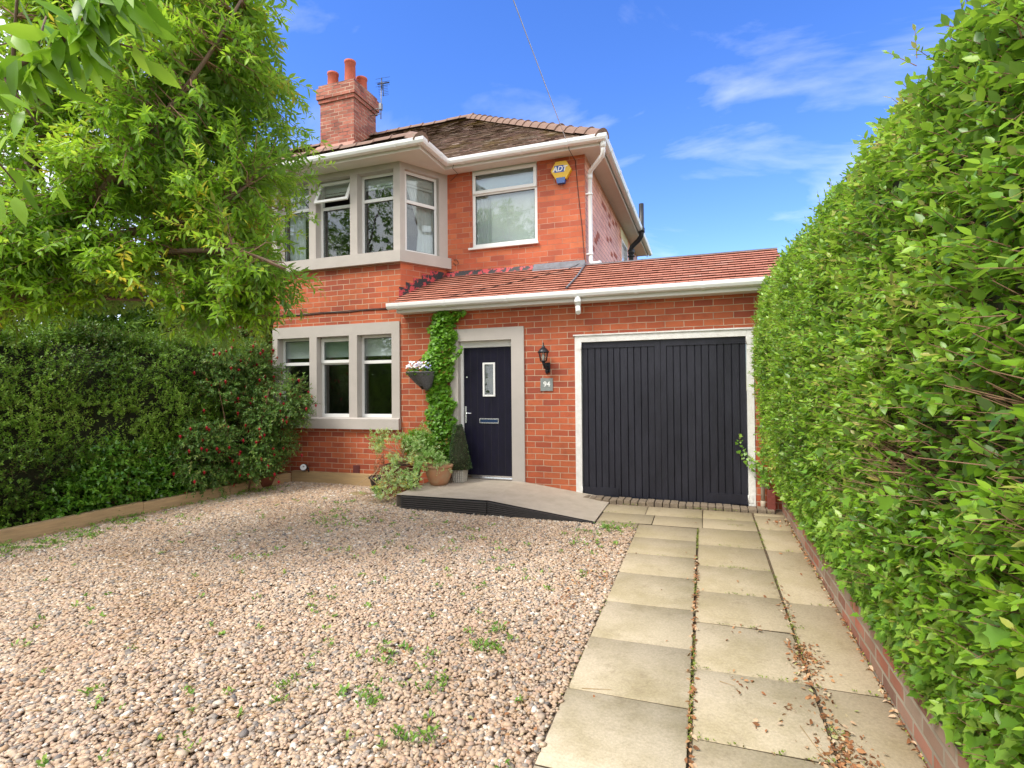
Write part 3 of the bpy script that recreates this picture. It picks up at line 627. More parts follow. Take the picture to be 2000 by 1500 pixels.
PT = math.tan(R(35.8)); 
def tile_course_roof(name, m_, eave_a, eave_b, up, pitch, rise_max, width, course, clip, thick=.014, parent=house, jit=.003, lift0=0):
    """plain tiles laid on a slope. eave_a->eave_b along the eave (3d), up: horizontal unit direction up the slope"""
    A = Vector(eave_a); B = Vector(eave_b); d = (B-A); Ln = d.length; d.normalize(); up = Vector((*up, 0)); s = (up*math.cos(pitch)+Vector((0, 0, 1))*math.sin(pitch)); nrm = d.cross(s); nrm = nrm if nrm.z > 0 else -nrm
    rr = random.Random(21); V = []; F = []; T = []; nc = int(rise_max/math.sin(pitch)/course)+1
    for c in range(nc):
        s0 = c*course; s1 = s0+course*1.9; off = (c % 2)*width*.5+rr.uniform(-.01, .01)
        x = -off
        while x < Ln:
            x0 = x+.0015; x1 = x+width-.0015; x += width
            pts = []
            lo, hi = clip(s0), clip(min(s1, s0+course*1.05))
            c0, c1 = max(x0, lo[0]), min(x1, lo[1])
            if c1-c0 < .02: continue
            e0, e1 = max(x0, hi[0]), min(x1, hi[1])
            if e1 <= e0: e0 = e1 = (c0+c1)/2
            # the hidden head of the tile may run on under the next course
            j = rr.uniform(-jit, jit); l = rr.uniform(0, .004); n0 = len(V); sl0 = s0+j
            top = s0+course*1.15
            h1, h2 = clip(top); e0, e1 = max(x0, h1), min(x1, h2)
            if e1-e0 < .003: e0 = e1 = min(max((c0+c1)/2, h1), h2)
            for (aa, ss, hh) in ((c0, sl0, thick+l), (c1, sl0, thick+l+rr.uniform(-.002, .002)), (e1, top, .002), (e0, top, .002)): V.append(tuple(A+d*aa+s*ss+nrm*(hh+lift0)))
            for (aa, ss, hh) in ((c0, sl0+.014, 0), (c1, sl0+.014, 0)): V.append(tuple(A+d*aa+s*ss+nrm*(hh+lift0)))
            V += [V[n0], V[n0+1]]
            F += [(n0, n0+1, n0+2, n0+3), (n0+4, n0+5, n0+7, n0+6)]
            T += [.12+.88*rr.random()]*4+[0]*4  # tail faces get the darkest tint: course shadow painted into the colour
    o = npmesh(name, V, F, m_, parent, T)
    return o
def mossmat(name, ramp, moss=(.13, .10, .045), amt=.65):
    m_ = tintmat(name, ramp, .85, .25); nt = m_.node_tree; N = nt.nodes; Lk = nt.links; b = N['Principled BSDF']; src = b.inputs['Base Color'].links[0].from_socket
    tc = N.new('ShaderNodeTexCoord'); n = N.new('ShaderNodeTexNoise'); n.inputs['Scale'].default_value = 3.2; n.inputs['Detail'].default_value = 9; n.inputs['Roughness'].default_value = .75; Lk.new(tc.outputs['Object'], n.inputs['Vector'])
    mr = N.new('ShaderNodeMapRange'); mr.inputs[1].default_value = .40; mr.inputs[2].default_value = .62; mr.inputs[4].default_value = amt; Lk.new(n.outputs[0], mr.inputs[0])
    n2 = N.new('ShaderNodeTexNoise'); n2.inputs['Scale'].default_value = 1.1; Lk.new(tc.outputs['Object'], n2.inputs['Vector'])
    mc = N.new('ShaderNodeMixRGB'); r2 = N.new('ShaderNodeMapRange'); r2.inputs[1].default_value = .5; r2.inputs[2].default_value = .62; Lk.new(n2.outputs[0], r2.inputs[0]); Lk.new(r2.outputs[0], mc.inputs[0])
    mc.inputs[1].default_value = (*moss, 1); mc.inputs[2].default_value = (.26, .20, .05, 1)
    mx = N.new('ShaderNodeMixRGB'); Lk.new(mr.outputs[0], mx.inputs[0]); Lk.new(src, mx.inputs[1]); Lk.new(mc.outputs[0], mx.inputs[2]); Lk.new(mx.outputs[0], b.inputs['Base Color'])
    return m_
M_TILE = mossmat('mossy_roof_tile', [(0, (.05, .033, .025)), (.10, (.19, .11, .08)), (.4, (.24, .135, .10)), (.8, (.32, .19, .14)), (1, (.50, .38, .31))])  # lowest stop is the painted shade line on the tile tails
M_TILE2 = tintmat('orange_roof_tile', [(0, (.09, .03, .02)), (.10, (.42, .155, .105)), (.4, (.47, .18, .12)), (.8, (.51, .205, .14)), (.93, (.45, .185, .13)), (1, (.55, .27, .20))], .75)  # lowest stop paints the shadow under each course
M_RIDGE = mat('ridge_tile', (.26, .16, .125), .85, col2=(.20, .125, .09), nscale=9, bump=.5)
EX, EY, EZ = -1.748+.29+.045, YF-.045, 5.575     # eave corner at tile line
AP = (-5.26, EY+(EX+5.26), EZ+(EX+5.26)*PT)
run = EX+5.26; SLn = run/math.cos(R(35.8))
roof = MB()
bx = -4.03
low = .03
roof.quad([(-14, EY, EZ-low), (EX, EY, EZ-low), (AP[0], AP[1], AP[2]-low), (-14, AP[1], AP[2]-low)])
roof.quad([(EX, EY, EZ-low), (EX, EY+2*run, EZ-low), (AP[0], AP[1], AP[2]-low)])
roof.quad([(-14, EY+2*run, EZ-low), (EX, EY+2*run, EZ-low), (AP[0], AP[1], AP[2]-low), (-14, AP[1], AP[2]-low)])
# bay roof: short front slope, hipped end, lead flat behind
BY = YB-.045; BT = .40; BX = XBC+.045; bz = EZ+BT*PT
roof.quad([(-14, BY, EZ-low), (BX, BY, EZ-low), (BX-BT, BY+BT, bz-low), (-14, BY+BT, bz-low)])
roof.quad([(BX, BY, EZ-low), (BX, EY, EZ-low), (BX-BT, EY+BT, bz-low), (BX-BT, BY+BT, bz-low)])
roof.quad([(-14, BY+BT, bz-low), (BX-BT, BY+BT, bz-low), (BX-BT, EY+BT, bz-low), (-14, EY+BT, bz-low)])
roof_o = roof.build('roof', mat('roof_underlay', (.10, .06, .045), .9, noise=.3), house)
def clip_main(s):
    h = s*math.cos(R(35.8)); zc = s*math.sin(R(35.8)); left = 0
    # starts at x=-14; right limit is the hip, left limit the bay valley near the eave
    lo = (BX+14-min(h, BT)) if h < BT+.02 else 0
    if h < BT: lo = BX+14-h
    return (lo, EX+14-h)
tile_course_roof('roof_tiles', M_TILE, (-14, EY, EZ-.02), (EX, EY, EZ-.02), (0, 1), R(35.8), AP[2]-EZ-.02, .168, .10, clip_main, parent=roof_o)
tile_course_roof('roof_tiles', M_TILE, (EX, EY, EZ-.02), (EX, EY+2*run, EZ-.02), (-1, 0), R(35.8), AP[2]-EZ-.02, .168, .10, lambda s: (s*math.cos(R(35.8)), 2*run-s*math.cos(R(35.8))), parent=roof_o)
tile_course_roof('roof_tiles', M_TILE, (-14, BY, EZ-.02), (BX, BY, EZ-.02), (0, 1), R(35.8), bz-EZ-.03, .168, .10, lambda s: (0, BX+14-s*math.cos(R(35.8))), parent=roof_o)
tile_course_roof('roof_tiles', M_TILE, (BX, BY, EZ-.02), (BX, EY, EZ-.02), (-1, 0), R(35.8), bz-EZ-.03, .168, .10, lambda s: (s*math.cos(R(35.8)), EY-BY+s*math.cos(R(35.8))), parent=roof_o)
def ridge(path, r=.115, L=.33, name='ridge_tiles', parent=roof_o):
    b = MB(); rr = random.Random(2)
    for A, B in zip(path[:-1], path[1:]):
        A = Vector(A); B = Vector(B); d = (B-A); n = max(1, int(d.length/L)); st = d/n; dn = d.normalized()
        side = dn.cross(Vector((0, 0, 1))).normalized(); up = side.cross(dn)
        for i in range(n):
            p0 = A+st*i; p1 = A+st*(i+1.04); j = rr.uniform(-.006, .01)
            prof = [(-1, -.55), (-.72, -.02), (-.35, .32), (0, .42), (.35, .32), (.72, -.02), (1, -.55)]
            base = len(b.v)
            for p, ro in ((p0, 1.16), (p0+st*.16, 1.0), (p1, .98)):
                for a, c in prof: b.v.append(tuple(p+side*a*r*ro+up*((c*r*ro)+j+(.012 if ro > 1.1 else 0))))
            for a, c in prof: b.v.append(tuple(p0+side*a*r*.9+up*(c*r*.8-.02)))
            n_ = len(prof)
            for q in range(2):
                for k in range(n_-1): b.f.append((base+q*n_+k, base+q*n_+k+1, base+(q+1)*n_+k+1, base+(q+1)*n_+k)); b.mi.append(0); b.sm.append(False)
            for k in range(n_-1): b.f.append((base+k, base+k+1, base+3*n_+k+1, base+3*n_+k)); b.mi.append(0); b.sm.append(False)
    return b.build(name, M_RIDGE, parent, recalc=False)
ridge([(EX+.02, EY-.02, EZ+.03), (AP[0], AP[1], AP[2]+.03)])
ridge([(AP[0]+.1, AP[1], AP[2]+.03), (-14, AP[1], AP[2]+.03)], r=.10)
ridge([(AP[0], AP[1], AP[2]+.03), (EX, EY+2*run, EZ+.03)])
ridge([(BX+.02, BY-.02, EZ+.03), (BX-BT, BY+BT, bz+.02)])
ridge([(BX-BT, BY+BT, bz+.02), (-14, BY+BT, bz+.02)], r=.09)
b = MB(); b.prism([(BX+.02, EZ-.02), (BX-.12, EZ+.10), (BX-.10, EZ-.02)], 'y', BY-.04, BY-.015); b.build('mortar_bedding', M_MORTAR, roof_o)

# chimney
ch = MB(); cx0, cx1, cy0, cy1 = -9.05, -8.055, 11.30, 12.26
ch.box(cx0, cx1, cy0, cy1, 7.2, 9.00); ch.box(cx0-.035, cx1+.035, cy0-.035, cy1+.035, 9.00, 9.09); ch.box(cx0-.07, cx1+.07, cy0-.07, cy1+.07, 9.09, 9.36); ch.box(cx0-.03, cx1+.03, cy0-.03, cy1+.03, 9.36, 9.45)
cho = ch.build('chimney', BR_CHIM, roof_o)
b = MB(); b.hexa([(cx0+.0, cy0, 9.45), (cx1, cy0, 9.45), (cx1, cy1, 9.45), (cx0, cy1, 9.45), (cx0+.3, cy0+.3, 9.54), (cx1-.3, cy0+.3, 9.54), (cx1-.3, cy1-.3, 9.54), (cx0+.3, cy1-.3, 9.54)])
b.build('flaunching', mat('mossy_mortar', (.22, .17, .09), .95, col2=(.28, .24, .08), nscale=15, bump=.8), cho)
for (x, y, z0, h_) in ((cx0+.20, cy0+.25, 9.44, .44), (cx1-.30, cy0+.28, 9.44, .66), (cx1-.22, cy1-.30, 9.42, .44), (cx0+.22, cy1-.28, 9.42, .40)):
    p = MB(); p.lathe((x, y, z0), [(.150, 0), (.140, .05), (.130, h_-.06), (.143, h_-.05), (.145, h_), (.125, h_), (.105, h_-.04), (.10, 0)], 20); p.build('chimney_pot', M_CHPOT, cho)
b = MB(); zf = EZ+(cy0-EY)*PT; b.quad([(cx0-.06, cy0-.03, zf+.10), (cx1+.06, cy0-.03, zf+.10), (cx1+.10, cy0-.20, zf-.08), (cx0-.1, cy0-.20, zf-.08)]); b.build('chimney_flashing', mat('pink_flashing', (.42, .22, .17), .8, noise=.3), cho)

# ---- porch and garage roof
GY = 7.45
b = MB(); b.box(-4.60, .99, GY+.10, GY+.12, 2.985, 3.11); b.build('fascia', M_FASCIA, house)
b = MB(); b.box(-4.60, .99, GY+.12, Y0, 2.983, 2.995); b.build('soffit', M_SOFFIT, house)
gutter([(-4.72, GY+.045), (1.02, GY+.045)], 3.125, br=[(-4.52, GY+.045, 1, 0), (-3.72, GY+.045, 1, 0), (-2.72, GY+.045, 1, 0), (-1.68, GY+.045, 1, 0), (-.85, GY+.045, 1, 0), (.0, GY+.045, 1, 0)])
b = MB(); b.tube([(-1.655, GY+.04, 3.06), (-1.655, GY+.04, 2.92)], .043, 14); b.tube([(-1.655, GY+.04, 3.00), (-1.655, GY+.04, 2.955)], .050, 14); b.tube([(-1.655, GY+.04, 2.93), (-1.65, GY+.035, 2.86), (-1.64, GY-.01, 2.815)], .037, 14)
b.build('gutter_outlet', M_UPVC, house)
ER = (8.47-7.50); EP = math.atan((3.70-3.135)/ER)
rf = MB(); rf.quad([(-4.64, 7.50, 3.11), (.99, 7.50, 3.11), (.99, 8.47, 3.675), (-4.2, 8.47, 3.675), (-4.64, 7.74, 3.25)])
rf.quad([(-1.74, 8.47, 3.675), (.99, 8.47, 3.675), (.99, 12.6, 3.05), (-1.74, 12.6, 3.05)])
rf.box(.96, .99, 7.52, 8.5, 3.02, 3.10)
pr = rf.build('porch_roof', mat('roof_felt', (.10, .05, .04), .9, noise=.3), house)
def clip_porch(s):
    y = 7.485+s*math.cos(EP); lo = -4.65 if y < 7.75 else -4.643+(y-7.75)*.578+.01
    return (lo+4.72, .99+4.72)
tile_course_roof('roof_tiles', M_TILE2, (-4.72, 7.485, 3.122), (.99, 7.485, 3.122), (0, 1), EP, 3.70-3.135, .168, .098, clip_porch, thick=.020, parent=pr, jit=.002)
b = MB(); b.box(-1.73, .99, 8.44, 8.56, 3.672, 3.715); b.build('ridge_capping', M_LEAD, pr)
# painted flashings
def flashmat():
    m_ = mat('red_black_flashing', (.012, .012, .016), .55); nt = m_.node_tree; N = nt.nodes; Lk = nt.links; b = N['Principled BSDF']
    tc = N.new('ShaderNodeTexCoord'); n = N.new('ShaderNodeTexNoise'); n.inputs['Scale'].default_value = 9; n.inputs['Detail'].default_value = 7; n.inputs['Roughness'].default_value = .7; Lk.new(tc.outputs['Object'], n.inputs['Vector'])
    mr = N.new('ShaderNodeMapRange'); mr.inputs[1].default_value = .50; mr.inputs[2].default_value = .53; Lk.new(n.outputs[0], mr.inputs[0])
    mx = N.new('ShaderNodeMixRGB'); Lk.new(mr.outputs[0], mx.inputs[0]); mx.inputs[1].default_value = (.015, .014, .018, 1); mx.inputs[2].default_value = (.50, .045, .055, 1); Lk.new(mx.outputs[0], b.inputs['Base Color'])
    return m_
M_FLASH = flashmat()
b = MB()
for (a0, a1, z0, z1) in ((-.03, .095, 3.14, 3.44), (.095, .24, 3.24, 3.53), (.24, .40, 3.33, 3.62), (.40, .56, 3.43, 3.705), (.56, .86, 3.55, 3.79)):
    b.obox((XC, Y0), SPL, a0, a1, -.008, -.003, z0, z1)
b.build('stepped_flashing', M_FLASH, pr)
b = MB(); b.hexa([(-4.18, 8.42, 3.64), (-2.6, 8.42, 3.64), (-2.6, 8.52, 3.66), (-4.18, 8.52, 3.66), (-4.18, 8.51, 3.80), (-2.6, 8.51, 3.785), (-2.6, 8.52, 3.785), (-4.18, 8.52, 3.80)])
b.build('flashing_strip', M_FLASH, pr)
b = MB(); b.hexa([(-2.6, 8.36, 3.625), (-1.73, 8.36, 3.625), (-1.73, 8.52, 3.66), (-2.6, 8.52, 3.66), (-2.6, 8.505, 3.80), (-1.76, 8.505, 3.80), (-1.76, 8.52, 3.80), (-2.6, 8.52, 3.80)])
b.build('lead_strip', M_LEAD, pr)
b = MB(); b.tube([(-1.74, 8.44, 3.72), (-1.76, 8.0, 3.46), (-1.83, 7.53, 3.185)], .014, 6); b.build('lead_seam', M_LEAD, pr)

# ---- downpipe at the corner, soil pipe on the side
b = MB(); dx = XF+.055
b.tube([(dx, YF-.02, 5.50), (dx, YF-.01, 5.36), (dx-.02, YF+.03, 5.31), (-1.66, 8.55, 5.22), (-1.685, 8.60, 5.16), (-1.685, 8.60, 3.80), (-1.67, 8.59, 3.755), (-1.60, 8.56, 3.735), (-1.52, 8.53, 3.73)], .036, 14)
b.tube([(dx, YF-.02, 5.50), (dx, YF-.015, 5.41)], .045, 14); b.tube([(-1.685, 8.6, 5.19), (-1.685, 8.6, 5.10)], .043, 14); b.tube([(-1.54, 8.537, 3.731), (-1.515, 8.528, 3.73)], .043, 14)
dp = b.build('downpipe', M_UPVC, house)
for z in (4.86, 3.90): b = MB(); b.tube([(-1.685, 8.6, z-.012), (-1.685, 8.6, z+.012)], .046, 14); b.box(-1.76, -1.70, 8.55, 8.60, z-.01, z+.01); b.build('pipe_clip', M_UPVC, dp)
b = MB(); b.tube([(-1.62, 13.3, 3.3), (-1.62, 13.3, 5.10), (-1.60, 13.28, 5.17), (-1.44, 13.25, 5.30), (-1.37, 13.2, 5.38), (-1.36, 13.2, 5.48), (-1.36, 13.2, 6.15)], .058, 14)
b.tube([(-1.62, 13.3, 5.0), (-1.62, 13.3, 5.10)], .075, 14); b.tube([(-1.36, 13.2, 5.46), (-1.36, 13.2, 5.57)], .075, 14); b.tube([(-1.62, 13.3, 4.93), (-1.62, 13.3, 4.96)], .085, 14)
b.build('soil_pipe', M_PIPE, house)

# ---- front door
b = MB(); DX0, DX1 = -3.615, -2.735; DT = 2.512
b.box(-3.75, -2.535, F0, F1-.04, DT, 2.70); b.box(-3.75, DX0, F0, F1-.04, .30, DT); b.box(DX1, -2.535, F0, F1-.04, .30, DT)
b.build('stone_surround', M_STONE, house)
b = MB(); DY = Y0+.075
b.box(DX0, DX0+.045, DY, DY+.07, .40, DT); b.box(DX1-.030, DX1, DY, DY+.07, .40, DT); b.box(DX0+.045, DX1-.03, DY, DY+.07, 2.415, DT)
b.build('door_frame', M_UPVC, house, bevel=.004)
b = MB(); b.box(DX0, DX1, DY-.05, DY+.08, .375, .398); b.box(DX0+.046, DX1-.031, DY+.004, DY+.03, .398, .432); b.build('door_threshold', M_CHROME, house)
b = MB(); sx0, sx1 = DX0+.049, DX1-.034; gy = DY+.018
gx0, gx1, gz0, gz1 = -3.245, -3.04, 1.650, 2.175
b.box(sx0, gx0+.01, gy, gy+.044, .435, 2.410); b.box(gx1-.01, sx1, gy, gy+.044, .435, 2.410); b.box(gx0+.01, gx1-.01, gy, gy+.044, .435, gz0+.01); b.box(gx0+.01, gx1-.01, gy, gy+.044, gz1-.01, 2.410)
door = b.build('front_door', M_DOOR, house)
b = MB()
for i in range(1, 7):
    xg = sx0+(sx1-sx0)*i/7
    if gx0 < xg < gx1:
        b.box(xg-.003, xg+.003, gy-.0008, gy+.002, .44, gz0-.002); b.box(xg-.003, xg+.003, gy-.0008, gy+.002, gz1+.002, 2.405)
    else: b.box(xg-.003, xg+.003, gy-.0008, gy+.002, .44, 2.405)
b.build('groove', mat('groove_shadow_paint', (.006, .006, .012), .6, noise=.2), door)
b = MB(); q = .028
b.box(gx0, gx0+q, gy-.014, gy+.03, gz0, gz1); b.box(gx1-q, gx1, gy-.014, gy+.03, gz0, gz1); b.box(gx0+q, gx1-q, gy-.014, gy+.03, gz0, gz0+q); b.box(gx0+q, gx1-q, gy-.014, gy+.03, gz1-q, gz1)
gl = b.build('door_window', M_UPVC, door, bevel=.004)
b = MB(); b.box(gx0+q, gx1-q, gy+.01, gy+.016, gz0+q, gz1-q); b.build('pane', M_GLASS, gl)
b = MB(); b.box(gx0+q, gx1-q, gy+.05, gy+.06, gz0+q, gz1-q); b.build('door_back', M_DARK, door)
b = MB(); b.box(-3.305, -2.985, gy-.012, gy, 1.235, 1.25); b.box(-3.305, -2.985, gy-.012, gy, 1.296, 1.312); b.box(-3.305, -3.293, gy-.012, gy, 1.25, 1.296); b.box(-2.997, -2.985, gy-.012, gy, 1.25, 1.296)
lb = b.build('letter_box', M_CHROME, door)
b = MB(); b.box(-3.292, -2.998, gy-.008, gy-.001, 1.251, 1.295); b.build('letter_flap', mat('blue_tinted_flap', (.05, .09, .20), .2, metal=.9), lb)
b = MB(); b.box(-3.553, -3.522, gy-.012, gy, 1.235, 1.50); hd = b.build('door_handle', M_CHROME, door, bevel=.004)
b = MB(); b.tube([(-3.537, gy, 1.392), (-3.537, gy-.05, 1.392), (-3.52, gy-.058, 1.392), (-3.42, gy-.056, 1.390)], .009, 8); b.build('lever', M_CHROME, hd)
b = MB(); b.tube([(-3.514, gy, 1.955), (-3.514, gy-.008, 1.955)], .014, 14); b.build('door_viewer', M_CHROME, door)
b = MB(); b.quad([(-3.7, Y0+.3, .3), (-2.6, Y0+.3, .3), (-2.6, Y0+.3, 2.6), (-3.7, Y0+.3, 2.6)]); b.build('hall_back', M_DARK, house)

# ---- garage doors
b = MB(); gX0, gX1 = -1.763, .613; gt = 2.515; GYF = Y0-.012
b.box(gX0, gX0+.092, GYF, Y0+.10, .235, gt); b.box(gX1-.086, gX1, GYF, Y0+.10, .205, gt); b.box(gX0+.092, gX1-.086, GYF, Y0+.10, 2.425, gt)
b.build('garage_frame', M_WOODWH, house, bevel=.004)
b = MB(); b.box(gX0-.02, gX1+.02, Y0-.03, Y0-.002, gt+.002, gt+.022); b.build('drip_strip', M_WOODWH, house)
gy = Y0+.022
def leaf(x0, x1, left):
    b = MB(); z0, z1 = .228 if left else .212, 2.420
    # rails and stiles
    st = .075
    b.box(x0, x1, gy, gy+.045, 2.335, z1)
    if left: b.box(x1-st, x1, gy, gy+.045, z0, 2.335)
    else: b.box(x0, x0+st, gy, gy+.045, z0, 2.335)
    n = 11; a, c = (x0, x1-st) if left else (x0+st, x1); rl = random.Random(8 if left else 9); wd = [rl.uniform(.9, 1.15) for _ in range(n)]; sw = sum(wd); q = a
    for k in range(n):
        e = q+(c-a)*wd[k]/sw; d = rl.uniform(.010, .013)
        b.prism([(q+.0035, gy+d+.004), (q+.008, gy+d), (e-.008, gy+d), (e-.0035, gy+d+.004), (e-.0035, gy+.04), (q+.0035, gy+.04)], 'z', z0, 2.334); q = e
    b.box(x0+.002, x1-.002, gy+.0405, gy+.044, z0, 2.33)
    if left: b.box(x0, x0+.51, gy-.004, gy+.009, z0+.005, .348); b.box(x0, x0+.51, gy-.004, gy-.0005, 2.345, 2.365)
    else: b.box(x1-.51, x1, gy-.004, gy+.009, z0+.005, .348); b.box(x1-.51, x1, gy-.004, gy-.0005, 2.36, 2.375)
    return b.build('garage_door', M_GAR, house)
b = MB(); b.box(-1.66, .515, gy+.046, gy+.05, .24, 2.43); b.build('garage_back', M_BLACKP, house)
g1 = leaf(-1.669, -.571, True); g2 = leaf(-.566, .525, False)
for (x, gg, xs_) in ((-1.669, g1, -1), (.525, g2, 1)):
    for z in (.30, 2.37):
        b = MB(); b.box(x+(.004 if xs_ > 0 else -.055), x+(.055 if xs_ > 0 else -.004), GYF-.006, GYF-.0005, z-.05, z+.05); b.tube([(x, GYF-.004, z-.05), (x, GYF-.004, z+.05)], .007, 8)
        b.build('hinge', M_WOODWH, gg)

# ---- air brick
b = MB(); b.box(-5.565, -5.44, Y0-.012, Y0-.001, .372, .515)
for k in range(5): b.box(-5.56, -5.445, Y0-.022, Y0-.012, .385+.027*k, .395+.027*k)
b.build('air_brick', mat('purple_clay', (.20, .055, .05), .7, noise=.3), house)
# mortar smear under the number plate and repair patch over the garage
# ------------------------------------------------------------------ fittings on the house
def txt(s, size, loc, rot, ext, m_, parent, name, shear=0, bold=0):
    cu = bpy.data.curves.new(name, 'FONT'); cu.body = s; cu.size = size; cu.extrude = ext; cu.align_x = 'CENTER'; cu.align_y = 'CENTER'; cu.shear = shear; cu.offset = bold
    o = bpy.data.objects.new('tmp', cu); C.objects.link(o); dg = bpy.context.evaluated_depsgraph_get(); me = bpy.data.meshes.new_from_object(o.evaluated_get(dg))
    bpy.data.objects.remove(o)
    M_ = Matrix.Translation(Vector(loc)) @ Matrix.Rotation(rot[2], 4, 'Z') @ Matrix.Rotation(rot[0], 4, 'X')
    me.transform(M_); me.name = name
    return link(name, me, m_, parent)
al = empty('alarm_box', (-2.12, 8.52, 5.05), 'yellow hexagonal burglar alarm box under the eaves', 'alarm')
cx, cz, r_ = -2.120, 5.258, .162
hexp = [(cx+r_*1.06*math.cos(R(60*k)), cz+r_*math.sin(R(60*k))*1.02) for k in range(6)]
b = MB(); b.prism(hexp, 'y', 8.445, 8.522); 
b.build('case', mat('yellow_plastic', (.80, .50, .02), .35, noise=.05), al, bevel=.008)
b = MB(); b.hexa([(cx-.065, 8.45, cz-.205), (cx+.055, 8.45, cz-.205), (cx+.055, 8.52, cz-.205), (cx-.065, 8.52, cz-.205), (cx-.082, 8.44, cz-.120), (cx+.072, 8.44, cz-.120), (cx+.072, 8.52, cz-.120), (cx-.082, 8.52, cz-.120)])
b.build('strobe', mat('blue_lens', (.02, .10, .38), .15, spec=.8, noise=.1), al)
b = MB(); b.box(cx-.105, cx+.055, 8.4435, 8.4452, cz-.035, cz+.075); b.build('blue_panel', mat('blue_print', (.01, .08, .42), .4, noise=.03), al)
txt('ADT', .112, (cx-.022, 8.4433, cz+.017), (R(90), 0, 0), .0012, mat('white_print', (.9, .9, .9), .5, noise=.02), al, 'lettering', .25, .0035)
# carriage lamp
lp = empty('wall_lamp', (-2.19, 7.75, 2.05), 'black carriage lantern on a curved wall bracket beside the door', 'lamp')
lx, ly = -2.195, 7.60
b = MB(); b.lathe((lx, ly, 2.285), [(.088, 0), (.090, .008), (.062, .045), (.030, .075), (.022, .085), (.024, .095), (.010, .105), (.006, .125), (.011, .132), (.002, .15)], 6); b.build('lamp_roof', M_BLACKM, lp)
b = MB(); b.lathe((lx, ly, 2.150), [(.002, 0), (.046, .002), (.050, .018), (.036, .02), (.002, .02)], 6)
for k in range(6):
    a = 2*math.pi*k/6; b.tube([(lx+.046*math.cos(a), ly+.046*math.sin(a), 2.165), (lx+.072*math.cos(a), ly+.072*math.sin(a), 2.290)], .0045, 5)
b.build('lamp_cage', M_BLACKM, lp)
b = MB(); b.lathe((lx, ly, 2.168), [(.043, 0), (.068, .118)], 6); b.build('lamp_glass', M_GLASS, lp)
b = MB(); b.lathe((lx, ly, 2.17), [(.002, 0), (.018, .01), (.026, .05), (.018, .085), (.002, .095)], 12); b.build('bulb', mat('opal_bulb', (.75, .72, .66), .3, noise=.03), lp)
b = MB(); b.tube([(lx, ly, 2.150), (lx+.005, ly, 2.115), (lx+.012, ly+.03, 2.075), (lx+.02, ly+.08, 2.06), (lx+.025, ly+.145, 2.07)], [.026, .019, .021, .024, .034], 10)
b.box(lx-.012, lx+.062, 7.728, 7.751, 2.0, 2.145); b.tube([(lx+.025, 7.70, 2.075), (lx+.025, 7.69, 2.005), (lx+.022, 7.70, 1.985)], .016, 8); b.build('bracket', M_BLACKM, lp)
# number plate
npt = empty('house_number_sign', (-2.19, 7.75, 1.73), 'grey slate square house number plate below the lantern', 'sign')
b = MB(); rr = random.Random(4); pl = []
for (xa, za, xb, zb_) in ((-2.285, 1.730, -2.097, 1.730), (-2.097, 1.730, -2.097, 1.918), (-2.097, 1.918, -2.285, 1.918), (-2.285, 1.918, -2.285, 1.730)):
    for k in range(6): t = k/6; pl.append((xa+(xb-xa)*t+rr.uniform(-.003, .003), za+(zb_-za)*t+rr.uniform(-.003, .003)))
b.prism(pl, 'y', 7.738, 7.750); b.build('plate', mat('slate', (.26, .29, .28), .6, noise=.25, nscale=20, bump=.3), npt)
txt('94', .105, (-2.188, 7.7372, 1.826), (R(90), 0, 0), .001, mat('white_paint', (.85, .86, .84), .6, noise=.02), npt, 'numerals', 0, .002)
# aerial
ae = empty('tv_aerial', (-7.72, 11.9, 8.7), 'small television aerial on a pole beside the chimney', 'aerial')
b = MB(); b.tube([(-7.70, 11.95, 8.70), (-7.68, 11.95, 9.66)], .014, 6); b.tube([(-8.03, 11.95, 8.98), (-7.69, 11.95, 8.98)], .012, 5); b.tube([(-8.03, 11.95, 8.84), (-7.69, 11.95, 8.84)], .012, 5); b.box(-7.73, -7.66, 11.9, 11.98, 8.93, 9.09); b.build('mast', mat('grey_steel', (.30, .31, .33), .4, metal=.6, noise=.2), ae)
b = MB(); b.tube([(-7.76, 11.9, 9.58), (-7.42, 11.9, 9.56)], .018, 6); b.tube([(-7.64, 11.9, 9.72), (-7.63, 11.9, 9.42)], .014, 6); b.tube([(-7.60, 11.9, 9.56), (-7.46, 11.7, 9.12)], .010, 6)
for k in range(9):
    t = k/8; p = Vector((-7.62, 11.9, 9.60)).lerp(Vector((-7.45, 11.7, 9.13)), t); b.tube([p+Vector((-.14, .0, .012)), p+Vector((.14, 0, -.006))], .004, 4)
for k in range(3): b.tube([(-7.82, 11.9, 9.72-.1*k), (-7.40, 11.9, 9.70-.1*k)], .004, 4)
b.build('antenna', M_BLACKM, ae)
# cables
def sag(p, q, s_, n=14): p = Vector(p); q = Vector(q); return [tuple(p.lerp(q, i/n)-Vector((0, 0, s_*4*(i/n)*(1-i/n)))) for i in range(n+1)]
b = MB(); b.tube(sag((-1.97, 8.16, 5.62), (-2.55, -22, 14.5), .25, 30), .006, 5)
ov = b.build('overhead_cable', M_WIRE); tag(ov, 'thin pale telephone cable slanting down from the sky to the eaves', 'cable')
b = MB(); b.tube([(-1.93, 8.16, 5.60), (-1.925, 8.2, 5.45), (-1.90, 8.518, 5.40), (-1.86, 8.517, 4.9), (-1.80, 8.517, 4.3), (-1.765, 8.517, 3.78), (-2.0, 8.30, 3.62), (-2.7, 7.95, 3.425), (-3.3, 7.7, 3.275), (-3.76, 7.53, 3.17)], .005, 5)
tag(b.build('wall_cable', M_CABLE), 'thin black cable down the corner wall and across the porch tiles', 'cable')
pts = [(-7.22+i*.26, 7.742, 3.085+.006*math.sin(i*1.9)+.012*i/9) for i in range(10)]
